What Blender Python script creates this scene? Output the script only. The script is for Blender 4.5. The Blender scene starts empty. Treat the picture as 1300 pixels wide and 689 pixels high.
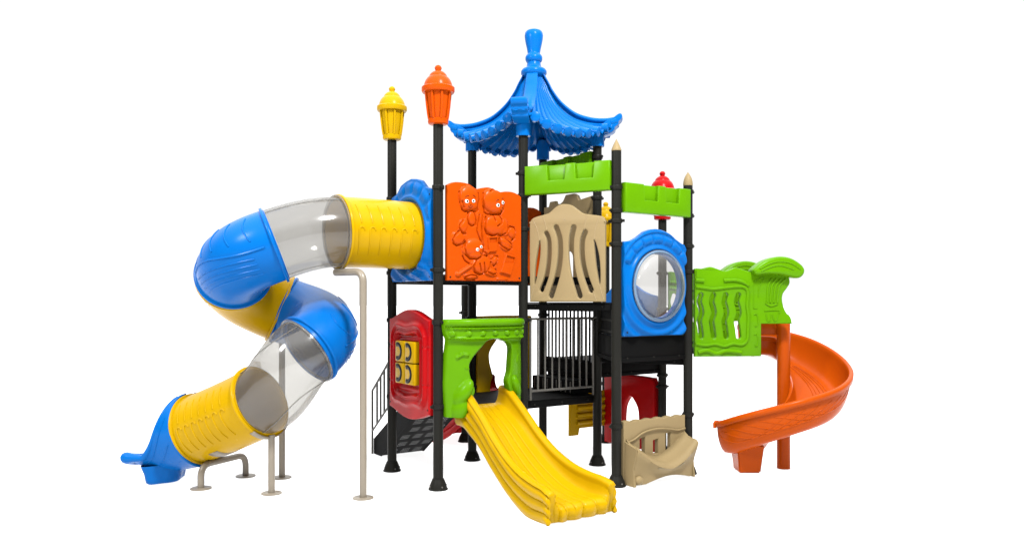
import bpy, bmesh, math, random
from mathutils import Vector, Matrix
random.seed(4)
C = bpy.context.scene
COL = C.collection
PI = math.pi
sin, cos, sqrt, rad = math.sin, math.cos, math.sqrt, math.radians

# ------------------------------------------------------------------ camera
F, CX, YH, HC = 1009.5, 648.7, 380.5, 2.177
cam = bpy.data.objects.new('camera', bpy.data.cameras.new('camera'))
COL.objects.link(cam)
cam.location = (0, 0, HC)
cam.rotation_euler = (rad(90), 0, 0)
cam.data.sensor_width = 36
cam.data.lens = F / 1300 * 36
cam.data.shift_x = (650 - CX) / 1300
cam.data.shift_y = (YH - 344.5) / 1300
cam.data.clip_end = 2000
C.camera = cam
C.view_settings.view_transform = 'Standard'
C.view_settings.look = 'None'
C.view_settings.exposure = 0
C.view_settings.gamma = 1
C.cycles.use_denoising = True
C.cycles.transparent_max_bounces = 24
C.cycles.max_bounces = 10

# ------------------------------------------------------------------ materials
def plastic(name, col, rough=0.24, spec=0.07, bump=0.05, scale=90, mottle=0.06):
    m = bpy.data.materials.new(name); m.use_nodes = True
    nt = m.node_tree; b = nt.nodes['Principled BSDF']
    tc = nt.nodes.new('ShaderNodeTexCoord')
    n = nt.nodes.new('ShaderNodeTexNoise'); n.inputs['Scale'].default_value = scale; n.inputs['Detail'].default_value = 3
    n2 = nt.nodes.new('ShaderNodeTexNoise'); n2.inputs['Scale'].default_value = 4; n2.inputs['Detail'].default_value = 4
    nt.links.new(tc.outputs['Object'], n.inputs['Vector']); nt.links.new(tc.outputs['Object'], n2.inputs['Vector'])
    mx = nt.nodes.new('ShaderNodeMix'); mx.data_type = 'RGBA'
    mx.inputs[6].default_value = (*[c * (1 - mottle) for c in col], 1)
    mx.inputs[7].default_value = (*[min(1, c * (1 + mottle)) for c in col], 1)
    nt.links.new(n2.outputs['Fac'], mx.inputs[0]); nt.links.new(mx.outputs[2], b.inputs['Base Color'])
    mr = nt.nodes.new('ShaderNodeMapRange'); mr.inputs['To Min'].default_value = rough - .06; mr.inputs['To Max'].default_value = rough + .08
    nt.links.new(n2.outputs['Fac'], mr.inputs['Value']); nt.links.new(mr.outputs['Result'], b.inputs['Roughness'])
    bp = nt.nodes.new('ShaderNodeBump'); bp.inputs['Strength'].default_value = bump; bp.inputs['Distance'].default_value = .004
    nt.links.new(n.outputs['Fac'], bp.inputs['Height']); nt.links.new(bp.outputs['Normal'], b.inputs['Normal'])
    b.inputs['Specular IOR Level'].default_value = spec
    return m

YEL = plastic('yellow_plastic', (0.355, 0.209, 0.001))
BLU = plastic('blue_plastic', (0.001, 0.088, 0.315))
ORA = plastic('orange_plastic', (0.36, 0.044, 0.001))
RED = plastic('red_plastic', (0.29, 0.003, 0.004))
GRN = plastic('green_plastic', (0.070, 0.198, 0.001))
TAN = plastic('tan_plastic', (0.205, 0.152, 0.076), rough=.4)
ORS = plastic('slide_orange_plastic', (0.33, 0.048, 0.0015))
BLK = plastic('black_powder_coat', (0.0100, 0.0098, 0.0082), rough=.42, spec=.08, bump=.12, scale=220, mottle=.15)
DKM = plastic('dark_deck_steel', (0.0035, 0.0035, 0.0035), rough=.55, spec=.04, bump=.1, scale=120)
RAIL = plastic('rail_steel', (0.075, 0.070, 0.062), rough=.4, spec=.3)
LEG = plastic('champagne_steel', (0.175, 0.148, 0.112), rough=.33, spec=.45)
WHT = plastic('white_eye_paint', (0.6, 0.6, 0.58))
INK = plastic('black_paint', (0.008, 0.008, 0.008))
HOLE = plastic('perforation_light', (0.45, 0.45, 0.45))

def clear_mat(name, tint, gl=.05):
    m = bpy.data.materials.new(name); m.use_nodes = True
    nt = m.node_tree; nt.nodes.clear()
    out = nt.nodes.new('ShaderNodeOutputMaterial')
    tr = nt.nodes.new('ShaderNodeBsdfTransparent'); tr.inputs[0].default_value = (*tint, 1)
    df = nt.nodes.new('ShaderNodeBsdfDiffuse'); df.inputs[0].default_value = (.20, .19, .175, 1)
    g = nt.nodes.new('ShaderNodeBsdfGlossy'); g.inputs['Roughness'].default_value = .12; g.inputs[0].default_value = (.9, .9, .9, 1)
    n = nt.nodes.new('ShaderNodeTexNoise'); n.inputs['Scale'].default_value = 3
    mr = nt.nodes.new('ShaderNodeMapRange'); mr.inputs['To Min'].default_value = .22; mr.inputs['To Max'].default_value = .28
    nt.links.new(n.outputs['Fac'], mr.inputs['Value'])
    m1 = nt.nodes.new('ShaderNodeMixShader'); nt.links.new(mr.outputs['Result'], m1.inputs[0])
    nt.links.new(tr.outputs[0], m1.inputs[1]); nt.links.new(df.outputs[0], m1.inputs[2])
    lw = nt.nodes.new('ShaderNodeLayerWeight'); lw.inputs['Blend'].default_value = .12
    ml = nt.nodes.new('ShaderNodeMath'); ml.operation = 'MULTIPLY_ADD'; ml.inputs[1].default_value = .45; ml.inputs[2].default_value = gl
    nt.links.new(lw.outputs['Fresnel'], ml.inputs[0])
    m2 = nt.nodes.new('ShaderNodeMixShader'); nt.links.new(ml.outputs[0], m2.inputs[0])
    nt.links.new(m1.outputs[0], m2.inputs[1]); nt.links.new(g.outputs[0], m2.inputs[2])
    nt.links.new(m2.outputs[0], out.inputs[0])
    return m
CLR = clear_mat('clear_polycarbonate', (.74, .735, .715))
CLW = clear_mat('clear_window_dome', (.84, .835, .82))

# ------------------------------------------------------------------ mesh builder
class MB:
    def __init__(s): s.v = []; s.f = []; s.mi = []
    def add(s, vs, fs, mi=0):
        o = len(s.v); s.v += [tuple(p) for p in vs]
        s.f += [tuple(i + o for i in f) for f in fs]; s.mi += [mi] * len(fs); return s
    def mesh(s, me, mi=0, M=None):
        vs = [(M @ v.co) if M else v.co.copy() for v in me.vertices]
        return s.add(vs, [tuple(p.vertices) for p in me.polygons], mi)
    def bm(s, b, M=None, mi=0):
        b.verts.index_update()
        vs = [(M @ v.co) if M else v.co.copy() for v in b.verts]
        s.add(vs, [tuple(v.index for v in f.verts) for f in b.faces], mi); b.free(); return s
    def box(s, x0, x1, y0, y1, z0, z1, bev=.008, mi=0, M=None):
        b = bmesh.new(); bmesh.ops.create_cube(b, size=1)
        for v in b.verts: v.co = Vector(((x0+x1)/2 + v.co.x*(x1-x0), (y0+y1)/2 + v.co.y*(y1-y0), (z0+z1)/2 + v.co.z*(z1-z0)))
        if bev: bmesh.ops.bevel(b, geom=b.edges[:], offset=bev, segments=2, affect='EDGES', profile=.5)
        return s.bm(b, M, mi)
    def ball(s, c, r, mi=0, seg=20, rings=12, M=None):
        r = (r, r, r) if not hasattr(r, '__len__') else r
        b = bmesh.new(); bmesh.ops.create_uvsphere(b, u_segments=seg, v_segments=rings, radius=1)
        for v in b.verts: v.co = Vector((c[0]+v.co.x*r[0], c[1]+v.co.y*r[1], c[2]+v.co.z*r[2]))
        return s.bm(b, M, mi)
    def lathe(s, prof, c=(0, 0, 0), n=32, mi=0, rfun=None, caps=True):
        vs = []; fs = []
        for r, z in prof:
            for k in range(n):
                a = 2*PI*k/n; rr = r*(rfun(a, z) if rfun else 1)
                vs.append((c[0]+rr*cos(a), c[1]+rr*sin(a), c[2]+z))
        m = len(prof)
        for i in range(m-1):
            for k in range(n):
                fs.append((i*n+k, i*n+(k+1) % n, (i+1)*n+(k+1) % n, (i+1)*n+k))
        if caps: fs.append(tuple(reversed(range(n)))); fs.append(tuple(range((m-1)*n, m*n)))
        return s.add(vs, fs, mi)
    def tube(s, pts, r, n=12, mi=0, closed=False, caps=True):
        pts = [Vector(p) for p in pts]; m = len(pts)
        rs = r if hasattr(r, '__len__') else [r]*m
        N = None; vs = []; fs = []
        for i, p in enumerate(pts):
            if closed: T = (pts[(i+1) % m]-pts[i-1]).normalized()
            else: T = (pts[min(i+1, m-1)]-pts[max(i-1, 0)]).normalized()
            if N is None:
                N = T.orthogonal().normalized()
            N = (N - T*N.dot(T)).normalized(); B = T.cross(N)
            for k in range(n):
                a = 2*PI*k/n; vs.append(p + (N*cos(a)+B*sin(a))*rs[i])
        mm = m if closed else m-1
        for i in range(mm):
            j = (i+1) % m
            for k in range(n):
                fs.append((i*n+k, i*n+(k+1) % n, j*n+(k+1) % n, j*n+k))
        if caps and not closed: fs.append(tuple(reversed(range(n)))); fs.append(tuple(range((m-1)*n, m*n)))
        return s.add(vs, fs, mi)
    def grid(s, rows, close_u=False, close_v=False, mi=0):
        nr = len(rows); nc = len(rows[0])
        vs = [p for r in rows for p in r]; fs = []
        for i in range(nr if close_u else nr-1):
            for k in range(nc if close_v else nc-1):
                i2 = (i+1) % nr; k2 = (k+1) % nc
                fs.append((i*nc+k, i*nc+k2, i2*nc+k2, i2*nc+k))
        return s.add(vs, fs, mi)
    def solid(s, front, back, close_t=False, mi=0):
        """two matching grids stitched along their borders"""
        nr = len(front); nc = len(front[0]); o = nr*nc
        vs = [p for r in front for p in r] + [p for r in back for p in r]; fs = []
        R = range(nr if close_t else nr-1)
        for i in R:
            for k in range(nc-1):
                i2 = (i+1) % nr
                q = (i*nc+k, i*nc+k+1, i2*nc+k+1, i2*nc+k)
                fs.append(q); fs.append(tuple(o+x for x in reversed(q)))
        for i in R:
            i2 = (i+1) % nr
            for k in (0, nc-1):
                q = (i*nc+k, i2*nc+k, o+i2*nc+k, o+i*nc+k); fs.append(q if k == 0 else tuple(reversed(q)))
        if not close_t:
            for i in (0, nr-1):
                for k in range(nc-1):
                    q = (i*nc+k, i*nc+k+1, o+i*nc+k+1, o+i*nc+k); fs.append(tuple(reversed(q)) if i == 0 else q)
        return s.add(vs, fs, mi)
    def build(s, name, mat, parent=None, smooth=35, local=True, loc=None):
        me = bpy.data.meshes.new(name); me.from_pydata(s.v, [], s.f)
        for m in (mat if isinstance(mat, (list, tuple)) else [mat]): me.materials.append(m)
        me.polygons.foreach_set('material_index', s.mi)
        b = bmesh.new(); b.from_mesh(me); bmesh.ops.recalc_face_normals(b, faces=b.faces[:]); b.to_mesh(me); b.free()
        if smooth:
            me.polygons.foreach_set('use_smooth', [True]*len(me.polygons))
            me.set_sharp_from_angle(angle=rad(smooth))
        me.update()
        o = bpy.data.objects.new(name, me); COL.objects.link(o)
        if parent:
            o.parent = parent
            if not local: o.matrix_parent_inverse = parent.matrix_basis.inverted()
        if loc: o.location = loc
        return o

def tag(o, label, cat, group=None, kind=None):
    if label: o['label'] = label
    if cat: o['category'] = cat
    if group: o['group'] = group
    if kind: o['kind'] = kind
    return o

def thing(name, label, cat, loc=(0, 0, 0), rz=0, group=None):
    o = bpy.data.objects.new(name, None); COL.objects.link(o); o.empty_display_size = .1
    o.location = loc; o.rotation_euler = (0, 0, rz)
    return tag(o, label, cat, group)

def copy_tree(o, parent=None):
    c = o.copy(); COL.objects.link(c)
    if parent: c.parent = parent
    for ch in list(o.children): copy_tree(ch, c)
    return c

def crom(pts, n=8, closed=False):
    P = [Vector(p) for p in pts]; m = len(P); out = []
    for i in range(m if closed else m-1):
        a, b, c, d = (P[(i-1) % m], P[i], P[(i+1) % m], P[(i+2) % m]) if closed else (P[max(i-1, 0)], P[i], P[i+1], P[min(i+2, m-1)])
        for k in range(n):
            t = k/n
            out.append(.5*((2*b)+(c-a)*t+(2*a-5*b+4*c-d)*t*t+(3*b-a-3*c+d)*t**3))
    if not closed: out.append(P[-1])
    return out

def bez(a, ha, hb, b, n=24):
    a, ha, hb, b = map(Vector, (a, ha, hb, b))
    return [a*(1-t)**3+ha*3*t*(1-t)**2+hb*3*t*t*(1-t)+b*t**3 for t in [k/n for k in range(n+1)]]

def plate(outer, holes=(), thick=.05, bevel=.012, yc=0.0):
    """flat moulded plate in the x-z plane with rounded edges and real openings"""
    cu = bpy.data.curves.new('tmp', 'CURVE'); cu.dimensions = '2D'; cu.fill_mode = 'BOTH'
    cu.extrude = thick/2-bevel; cu.bevel_depth = bevel; cu.bevel_resolution = 2; cu.offset = -bevel
    for poly in [outer, *holes]:
        sp = cu.splines.new('POLY'); sp.points.add(len(poly)-1); sp.use_cyclic_u = True
        for p, q in zip(sp.points, poly): p.co = (q[0], q[1], 0, 1)
    ob = bpy.data.objects.new('tmp', cu); COL.objects.link(ob)
    dg = bpy.context.evaluated_depsgraph_get(); dg.update()
    me = bpy.data.meshes.new_from_object(ob.evaluated_get(dg))
    bpy.data.objects.remove(ob); bpy.data.curves.remove(cu)
    b = bmesh.new(); b.from_mesh(me); bmesh.ops.remove_doubles(b, verts=b.verts[:], dist=1e-5)
    M = Matrix(((1, 0, 0, 0), (0, 0, -1, yc), (0, 1, 0, 0), (0, 0, 0, 1)))
    mb = MB(); mb.bm(b, M); bpy.data.meshes.remove(me)
    return mb

def stadium(center, w, n=8):
    """outline of a slot of half-width w(t) round a centre line of (x, z) points"""
    P = [Vector((*c, 0)) for c in center]; L = []; R = []
    m = len(P)
    for i, p in enumerate(P):
        T = (P[min(i+1, m-1)]-P[max(i-1, 0)]).normalized(); Nn = Vector((-T.y, T.x, 0))
        ww = w(i/(m-1)) if callable(w) else w
        L.append(p+Nn*ww); R.append(p-Nn*ww)
    out = list(L)
    if not callable(w):
        T = (P[-1]-P[-2]).normalized(); Nn = Vector((-T.y, T.x, 0))
        out += [P[-1]+(Nn*cos(PI*k/n)+T*sin(PI*k/n))*w for k in range(1, n)]
        out += list(reversed(R))
        T = (P[0]-P[1]).normalized(); Nn = Vector((-T.y, T.x, 0))
        out += [P[0]+(Nn*cos(PI*k/n)+T*sin(PI*k/n))*w for k in range(1, n)]
    else:
        out += list(reversed(R))
    return [(p.x, p.y) for p in out]

# ------------------------------------------------------------------ plan
TH = 0.60144
S = 1.2
U = Vector((cos(TH), sin(TH), 0)); V = Vector((sin(TH), -cos(TH), 0))
P6 = Vector((1.14098, 10.50849, 0))
def hexp(a): return P6 + S*Vector((cos(TH+a), sin(TH+a), 0))
P = {6: P6, 4: P6-U*S, 2: P6-2*U*S, 5: P6-V*S, 3: P6-U*S-V*S, 1: P6-2*U*S-V*S, 9: P6+U*S, 10: P6+U*S-V*S, 7: hexp(-2*PI/3), 8: hexp(-PI/3)}

class Frame:
    """edge of the deck plan: x runs along the edge, -y faces outwards to the viewer's side"""
    def __init__(s, a, b):
        s.o = a.copy(); d = b-a; s.L = d.length; s.rz = math.atan2(d.y, d.x)
        s.X = d.normalized(); s.Y = Vector((-s.X.y, s.X.x, 0))
    def at(s, px, py, y=-.04):
        """measure a point of the photograph on the plane y = const of this edge -> (x, z) in metres"""
        k = (px-CX)/F; o = s.o+s.Y*y
        x = (k*o.y-o.x)/(s.X.x-k*s.X.y)
        d = o.y+s.X.y*x
        return (x, HC-(py-YH)*d/F)
    def thing(s, name, label, cat, group=None):
        return thing(name, label, cat, s.o, s.rz, group)

def E(a, b): return Frame(P[a], P[b])

# ------------------------------------------------------------------ ground and light
g = MB(); g.add([(-300, -300, 0), (300, -300, 0), (300, 300, 0), (-300, 300, 0)], [(0, 1, 2, 3)])
# white floor made half translucent, so added light from below washes out ground shadows
GM = bpy.data.materials.new('underlit_white_floor'); GM.use_nodes = True
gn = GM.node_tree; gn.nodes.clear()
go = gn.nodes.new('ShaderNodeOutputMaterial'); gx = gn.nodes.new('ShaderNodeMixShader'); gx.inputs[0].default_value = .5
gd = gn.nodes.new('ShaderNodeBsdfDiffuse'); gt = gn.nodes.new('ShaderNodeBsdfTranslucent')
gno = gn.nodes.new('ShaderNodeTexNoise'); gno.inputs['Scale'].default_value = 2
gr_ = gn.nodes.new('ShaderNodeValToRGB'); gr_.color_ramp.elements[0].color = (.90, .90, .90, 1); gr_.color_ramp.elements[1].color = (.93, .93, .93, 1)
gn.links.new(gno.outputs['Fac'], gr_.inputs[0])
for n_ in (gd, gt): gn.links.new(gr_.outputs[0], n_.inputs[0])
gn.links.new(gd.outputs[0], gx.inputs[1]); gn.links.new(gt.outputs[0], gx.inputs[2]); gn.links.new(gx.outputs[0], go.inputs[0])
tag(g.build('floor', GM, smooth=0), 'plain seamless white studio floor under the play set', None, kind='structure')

w = bpy.data.worlds.new('World'); C.world = w; w.use_nodes = True
nt = w.node_tree; bg = nt.nodes['Background']
tc = nt.nodes.new('ShaderNodeTexCoord'); sx = nt.nodes.new('ShaderNodeSeparateXYZ')
nt.links.new(tc.outputs['Generated'], sx.inputs[0])
rp = nt.nodes.new('ShaderNodeValToRGB')
rp.color_ramp.elements[0].position = 0.0; rp.color_ramp.elements[0].color = (1.06, 1.06, 1.06, 1)
rp.color_ramp.elements[1].position = 1.0; rp.color_ramp.elements[1].color = (3.3, 3.3, 3.3, 1)
e = rp.color_ramp.elements.new(.345); e.color = (1.06, 1.06, 1.06, 1)
e = rp.color_ramp.elements.new(.50); e.color = (2.2, 2.2, 2.2, 1)
nt.links.new(sx.outputs['Z'], rp.inputs[0])
# added gradient: world white ahead, dimmed behind the camera for contrast on front faces
mr = nt.nodes.new('ShaderNodeMapRange'); mr.interpolation_type = 'SMOOTHSTEP'
mr.inputs['From Min'].default_value = -.05; mr.inputs['From Max'].default_value = .50
mr.inputs['To Min'].default_value = .12; mr.inputs['To Max'].default_value = 1.0
nt.links.new(sx.outputs['Y'], mr.inputs['Value'])
mz = nt.nodes.new('ShaderNodeMapRange'); mz.inputs['From Min'].default_value = .38; mz.inputs['From Max'].default_value = .75
nt.links.new(sx.outputs['Z'], mz.inputs['Value'])
mm = nt.nodes.new('ShaderNodeMath'); mm.operation = 'MAXIMUM'
nt.links.new(mr.outputs[0], mm.inputs[0]); nt.links.new(mz.outputs[0], mm.inputs[1])
mu = nt.nodes.new('ShaderNodeMix'); mu.data_type = 'RGBA'; mu.blend_type = 'MULTIPLY'; mu.inputs[0].default_value = 1
nt.links.new(rp.outputs[0], mu.inputs[6]); nt.links.new(mm.outputs[0], mu.inputs[7]); 
mb_ = nt.nodes.new('ShaderNodeMapRange'); mb_.inputs['From Min'].default_value = -.02; mb_.inputs['From Max'].default_value = -.06  # added unseen brightness under the horizon, shines up through the floor
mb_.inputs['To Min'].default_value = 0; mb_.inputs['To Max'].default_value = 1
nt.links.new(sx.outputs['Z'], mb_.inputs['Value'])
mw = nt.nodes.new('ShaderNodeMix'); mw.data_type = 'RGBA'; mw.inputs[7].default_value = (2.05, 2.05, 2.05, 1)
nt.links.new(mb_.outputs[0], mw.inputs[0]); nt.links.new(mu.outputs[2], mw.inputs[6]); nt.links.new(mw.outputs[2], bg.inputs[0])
bg.inputs[1].default_value = 1.0

def area(name, loc, target, size, power):
    l = bpy.data.lights.new(name, 'AREA'); l.shape = 'DISK'; l.size = size; l.energy = power
    o = bpy.data.objects.new(name, l); COL.objects.link(o); o.location = loc
    o.rotation_euler = (Vector(target)-Vector(loc)).to_track_quat('-Z', 'Y').to_euler()
    return o
area('key_softbox', (2.9, 3.0, 11.0), (0, 10, 1.5), 1.8, 2500)
area('side_softbox', (-7.5, 3.0, 8.0), (-1.5, 9.5, 2), 1.8, 800)

# ------------------------------------------------------------------ posts
def lantern(mb_parent, mat, z0, k=1.0):
    def rib(a, z): return 1.0
    m = MB()
    m.lathe([(.095, 0), (.112, .008), (.118, .03), (.116, .062), (.100, .07)], (0, 0, z0), 40)
    m.lathe([(.096, .062), (.101, .075), (.120, .20), (.137, .36), (.150, .372)], (0, 0, z0), 48)
    o = m.build('lantern', mat, mb_parent)
    r = MB()
    for i in range(8):
        a = 2*PI*(i+.5)/8
        pts = [(rr*cos(a), rr*sin(a), z0+zz) for rr, zz in ((.110, .06), (.119, .11), (.134, .22), (.149, .37))]
        r.tube(pts, .014, 8)
    r.build('rib', mat, o)
    c = MB()
    c.lathe([(.150, .362), (.180, .366), (.190, .385), (.190, .425), (.178, .436), (.166, .44), (.160, .468), (.146, .505), (.126, .535),
             (.104, .552), (.100, .566), (.088, .585), (.066, .604), (.044, .616), (.032, .622), (.036, .634), (.042, .652), (.034, .672), (.018, .684), (.002, .687)], (0, 0, z0), 48)
    c.build('lantern_cap', mat, o)
    return o

def tip(parent, mat, z0, h, flat=1.0):
    m = MB()
    pr = [(.058, -.002), (.060, .004)]
    for i in range(1, 15):
        t = i/14
        pr.append((.060*max(0.02, (1-t**flat)), .004+h*t) if i < 14 else (.002, .004+h))
    m.lathe(pr, (0, 0, z0), 28)
    m.build('tip', mat, parent)

def post(key, top, label, clamps=(), cap=None, name='support_post', loc=None, group='black posts of the play set', r=.058):
    t = thing(name, label, 'post', loc or P[key], 0, group)
    m = MB(); m.lathe([(r, .02), (r, top)], n=36); m.build('pole', BLK, t)
    b = MB(); b.lathe([(.112, .0), (.114, .012), (.104, .02), (.098, .05), (.084, .085), (.072, .11), (.066, .125), (.058, .127)], n=36)
    bo = b.build('base_cover', BLK, t)
    for k in range(4):
        a = k*PI/2+.55; MB().ball((.103*cos(a), .103*sin(a), .042), .010, seg=10, rings=6).build('screw', RAIL, bo)
    for z, rz in clamps:
        c = MB(); c.lathe([(.060, -.026), (.069, -.024), (.072, -.012), (.072, .012), (.069, .024), (.060, .026)], (0, 0, z), 28)
        for s_ in (0, PI):
            M = Matrix.Rotation(rz+s_, 4, 'Z'); c.box(.062, .100, -.013, .013, z-.016, z+.016, .004, M=M)
            b2 = [(.088, -.024), (.088, .024)]
            c.tube([M @ Vector((.088, -.024, z)), M @ Vector((.088, .024, z))], .008, 8)
        c.build('clamp', BLK, t)
    if cap: cap(t, top)
    return t

e12, e24, e47, e78, e46, e35, e56, e109 = E(1, 2), E(2, 4), E(4, 7), E(7, 8), E(4, 6), E(3, 5), E(5, 6), E(10, 9)
LG = 'lantern topped posts'
post(1, 4.22, 'black post capped by the yellow lantern beside the blue tunnel entry', [(3.46, e12.rz), (2.52, e12.rz), (1.92, e12.rz), (.95, e12.rz)], lambda t, z: lantern(t, YEL, z-.012), 'lantern_post', group=LG)
post(2, 4.20, 'tallest looking black post, capped by the orange lantern', [(3.47, e12.rz), (2.52, e24.rz), (1.92, e12.rz), (.95, e24.rz)], lambda t, z: lantern(t, ORA, z-.012), 'lantern_post', group=LG)
post(9, 3.31, 'black post capped by the red lantern behind the green crenel board', [(2.55, e78.rz), (2.05, e78.rz), (1.12, e78.rz), (.96, .4)], lambda t, z: lantern(t, RED, z-.012), 'lantern_post', group=LG)
post(10, 3.0, 'black post with the small far yellow lantern behind the tan tipped post', [(2.3, e109.rz), (.9, e109.rz)], lambda t, z: lantern(t, YEL, z-.012), 'lantern_post', group=LG)
RG = 'posts carrying the blue roof'
post(3, 4.42, 'black roof post behind the orange relief panel', [(3.45, e24.rz), (2.52, e24.rz), (1.93, e24.rz), (1.0, .3)], group=RG)
post(4, 4.42, 'black roof post between the orange panel and the tan slotted panel', [(3.74, e47.rz), (3.46, e47.rz), (3.05, e47.rz), (1.93, e47.rz)], group=RG)
post(5, 4.42, 'rearmost black roof post seen above the tan slotted panel', [(3.74, e56.rz), (3.40, e56.rz), (1.96, e56.rz)], group=RG)
post(6, 4.42, 'black roof post at the right of the steel railing', [(4.06, e56.rz), (3.52, e46.rz), (2.6, .2), (1.92, e46.rz)], group=RG)
TG = 'posts with tan tips'
post(7, 3.92, 'taller black post with a sharp tan tip beside the tan bench', [(3.49, e78.rz), (3.22, e78.rz), (3.10, e47.rz), (2.83, e78.rz), (.70, e78.rz)], lambda t, z: tip(t, TAN, z, .135, 1.25), 'tipped_post', group=TG)
post(8, 3.61, 'shorter black post with a rounded tan tip beside the green slide barrier', [(3.53, e78.rz), (3.23, e78.rz), (2.85, e78.rz), (2.53, .08), (.74, e78.rz)], lambda t, z: tip(t, TAN, z, .165, 2.3), 'tipped_post', group=TG)
post(0, 2.40, 'short far black post half hidden behind the roof post left of the green arch', [(1.98, .3)], loc=Vector((-.705, 12.24, 0)), group=RG and 'black posts of the play set')

# ------------------------------------------------------------------ decks
def deck(keys, z0, z1, name, label, group='black steel decks', inset=.0, skirt=None):
    c = sum((P[k] for k in keys), Vector())/len(keys)
    t = thing(name, label, 'deck', (c.x, c.y, z1), 0, group)
    pts = [P[k]+(c-P[k]).normalized()*inset-c for k in keys]
    b = bmesh.new(); vs = [b.verts.new((p.x, p.y, -.012)) for p in pts]; f = b.faces.new(vs)
    r = bmesh.ops.extrude_face_region(b, geom=[f]); bmesh.ops.translate(b, verts=[v for v in r['geom'] if isinstance(v, bmesh.types.BMVert)], vec=(0, 0, .012))
    MB().bm(b).build('deck_plate', DKM, t)
    n = len(pts)
    for i in range(n):
        a, d = pts[i], pts[(i+1) % n]; L = (d-a).length; rz = math.atan2((d-a).y, (d-a).x)
        M = Matrix.Translation((a.x, a.y, 0)) @ Matrix.Rotation(rz, 4, 'Z')
        inward = 1 if (Matrix.Rotation(rz, 3, 'Z') @ Vector((0, 1, 0))).dot(-(a+d)/2) > 0 else -1
        m = MB(); h = z1-z0
        y0, y1 = sorted((.004*inward, .034*inward))
        m.box(.06, L-.06, y0, y1, -h, -.014, .005, M=M)
        y2, y3 = sorted((.0*inward, .05*inward))
        if h > .16: m.box(.06, L-.06, y2-.012, y3, -h, -h+.05, .006, M=M)
        o = m.build('edge_beam', DKM, t)
        for q in (.1, .5, .9):
            xx = .06+(L-.12)*q
            MB().ball((xx, -.008*inward, -h+.045), (.013, .010, .013), seg=10, rings=6, M=M).build('bolt', BLK, o)
    return t
deck((1, 2, 4, 3), 2.375, 2.47, 'upper_deck', 'upper black deck just under the orange relief panel')
deck((3, 4, 6, 5), 2.38, 2.47, 'upper_deck', 'square black deck under the blue roof behind the tan slotted panel')
deck((4, 7, 6), 2.055, 2.145, 'corner_deck', 'triangular black deck behind the tan slotted panel')
deck((6, 7, 8), 1.44, 1.74, 'corner_deck', 'triangular black step deck just below the blue window panel')
deck((6, 8, 9), 1.355, 1.435, 'corner_deck', 'lower triangular black step deck above the red arch panel')
deck((5, 6, 9, 10), 1.15, 1.345, 'rear_deck', 'black rear deck behind the posts under the blue far panel')
deck((1, 2, 4, 3), .83, .93, 'lower_deck', 'low black deck at the head of the yellow slide')
deck((3, 4, 6, 5), .825, .925, 'lower_deck', 'low black deck under the steel railing')
# riser plates between decks
def riser(fr, z0, z1, label):
    t = fr.thing('riser_plate', label, 'riser', 'black riser plates between decks')
    m = MB(); m.box(.07, fr.L-.07, .03, .05, z0, z1, .004); o = m.build('plate', DKM, t)
    m = MB()
    for i in range(2): m.box(.10, fr.L-.10, .022, .03, z0+.03+i*(z1-z0)*.45, z0+.03+i*(z1-z0)*.45+.03, .004)
    m.build('stiffener', BLK, o)
riser(E(6, 7), 1.745, 2.05, 'black riser plate left of the blue window panel')
riser(e56, .93, 1.30, 'black riser plate behind the steel railing')
# inner step
t = e56.thing('step_box', 'low black step box behind the steel railing', 'step')
m = MB(); m.box(.15, 1.05, -.30, -.02, .93, 1.12, .008); m.build('step_shell', DKM, t)
m = MB()
for i in range(9): m.box(.20+i*.1, .22+i*.1, -.306, -.298, .95, 1.10, .002)
m.build('rib', RAIL, t)

# ------------------------------------------------------------------ panel helpers
def edge_drop(d, r):
    return 0 if d >= r else r*(1-sqrt(max(0, 1-(1-d/r)**2)))

def svals(n, e=6, w=.08):
    """parameter values packed near both ends"""
    a = [w*(i/e)**1.6 for i in range(e)]
    return a+[w+(1-2*w)*i/n for i in range(n+1)]+[1-x for x in reversed(a)]

def ring_panel(inner, outer, h, thick, nt=120, closed=True, ns=22, rnd=.02, yb=0.0, yf=None):
    """moulded panel between an inner and an outer outline; h(x, z, s) is its relief towards the viewer"""
    sv = svals(ns); F_ = []; B_ = []
    T = [i/nt for i in range(nt if closed else nt+1)]
    for t in T:
        a = Vector((*inner(t), 0)); b = Vector((*outer(t), 0)); L = (b-a).length; fr = []; bk = []
        for s in sv:
            p = a.lerp(b, s); d = min(s, 1-s)*L
            y = -thick-h(p.x, p.y, s)+edge_drop(d, rnd)+(yf(p.x, p.y) if yf else 0)
            fr.append((p.x, yb+y, p.y)); bk.append((p.x, yb+(yf(p.x, p.y)*.8 if yf else 0), p.y))
        F_.append(fr); B_.append(bk)
    return MB().solid(F_, B_, closed)

def resample(pts, n, closed=True):
    Q = [Vector((p[0], p[1], 0)) for p in pts]
    if closed: Q.append(Q[0])
    d = [0]
    for a, b in zip(Q, Q[1:]): d.append(d[-1]+(b-a).length)
    out = []; j = 0
    for i in range(n if closed else n+1):
        x = d[-1]*i/n
        while j < len(d)-2 and d[j+1] < x: j += 1
        k = (x-d[j])/max(1e-9, d[j+1]-d[j]); q = Q[j].lerp(Q[j+1], k); out.append((q.x, q.y))
    return out

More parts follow.
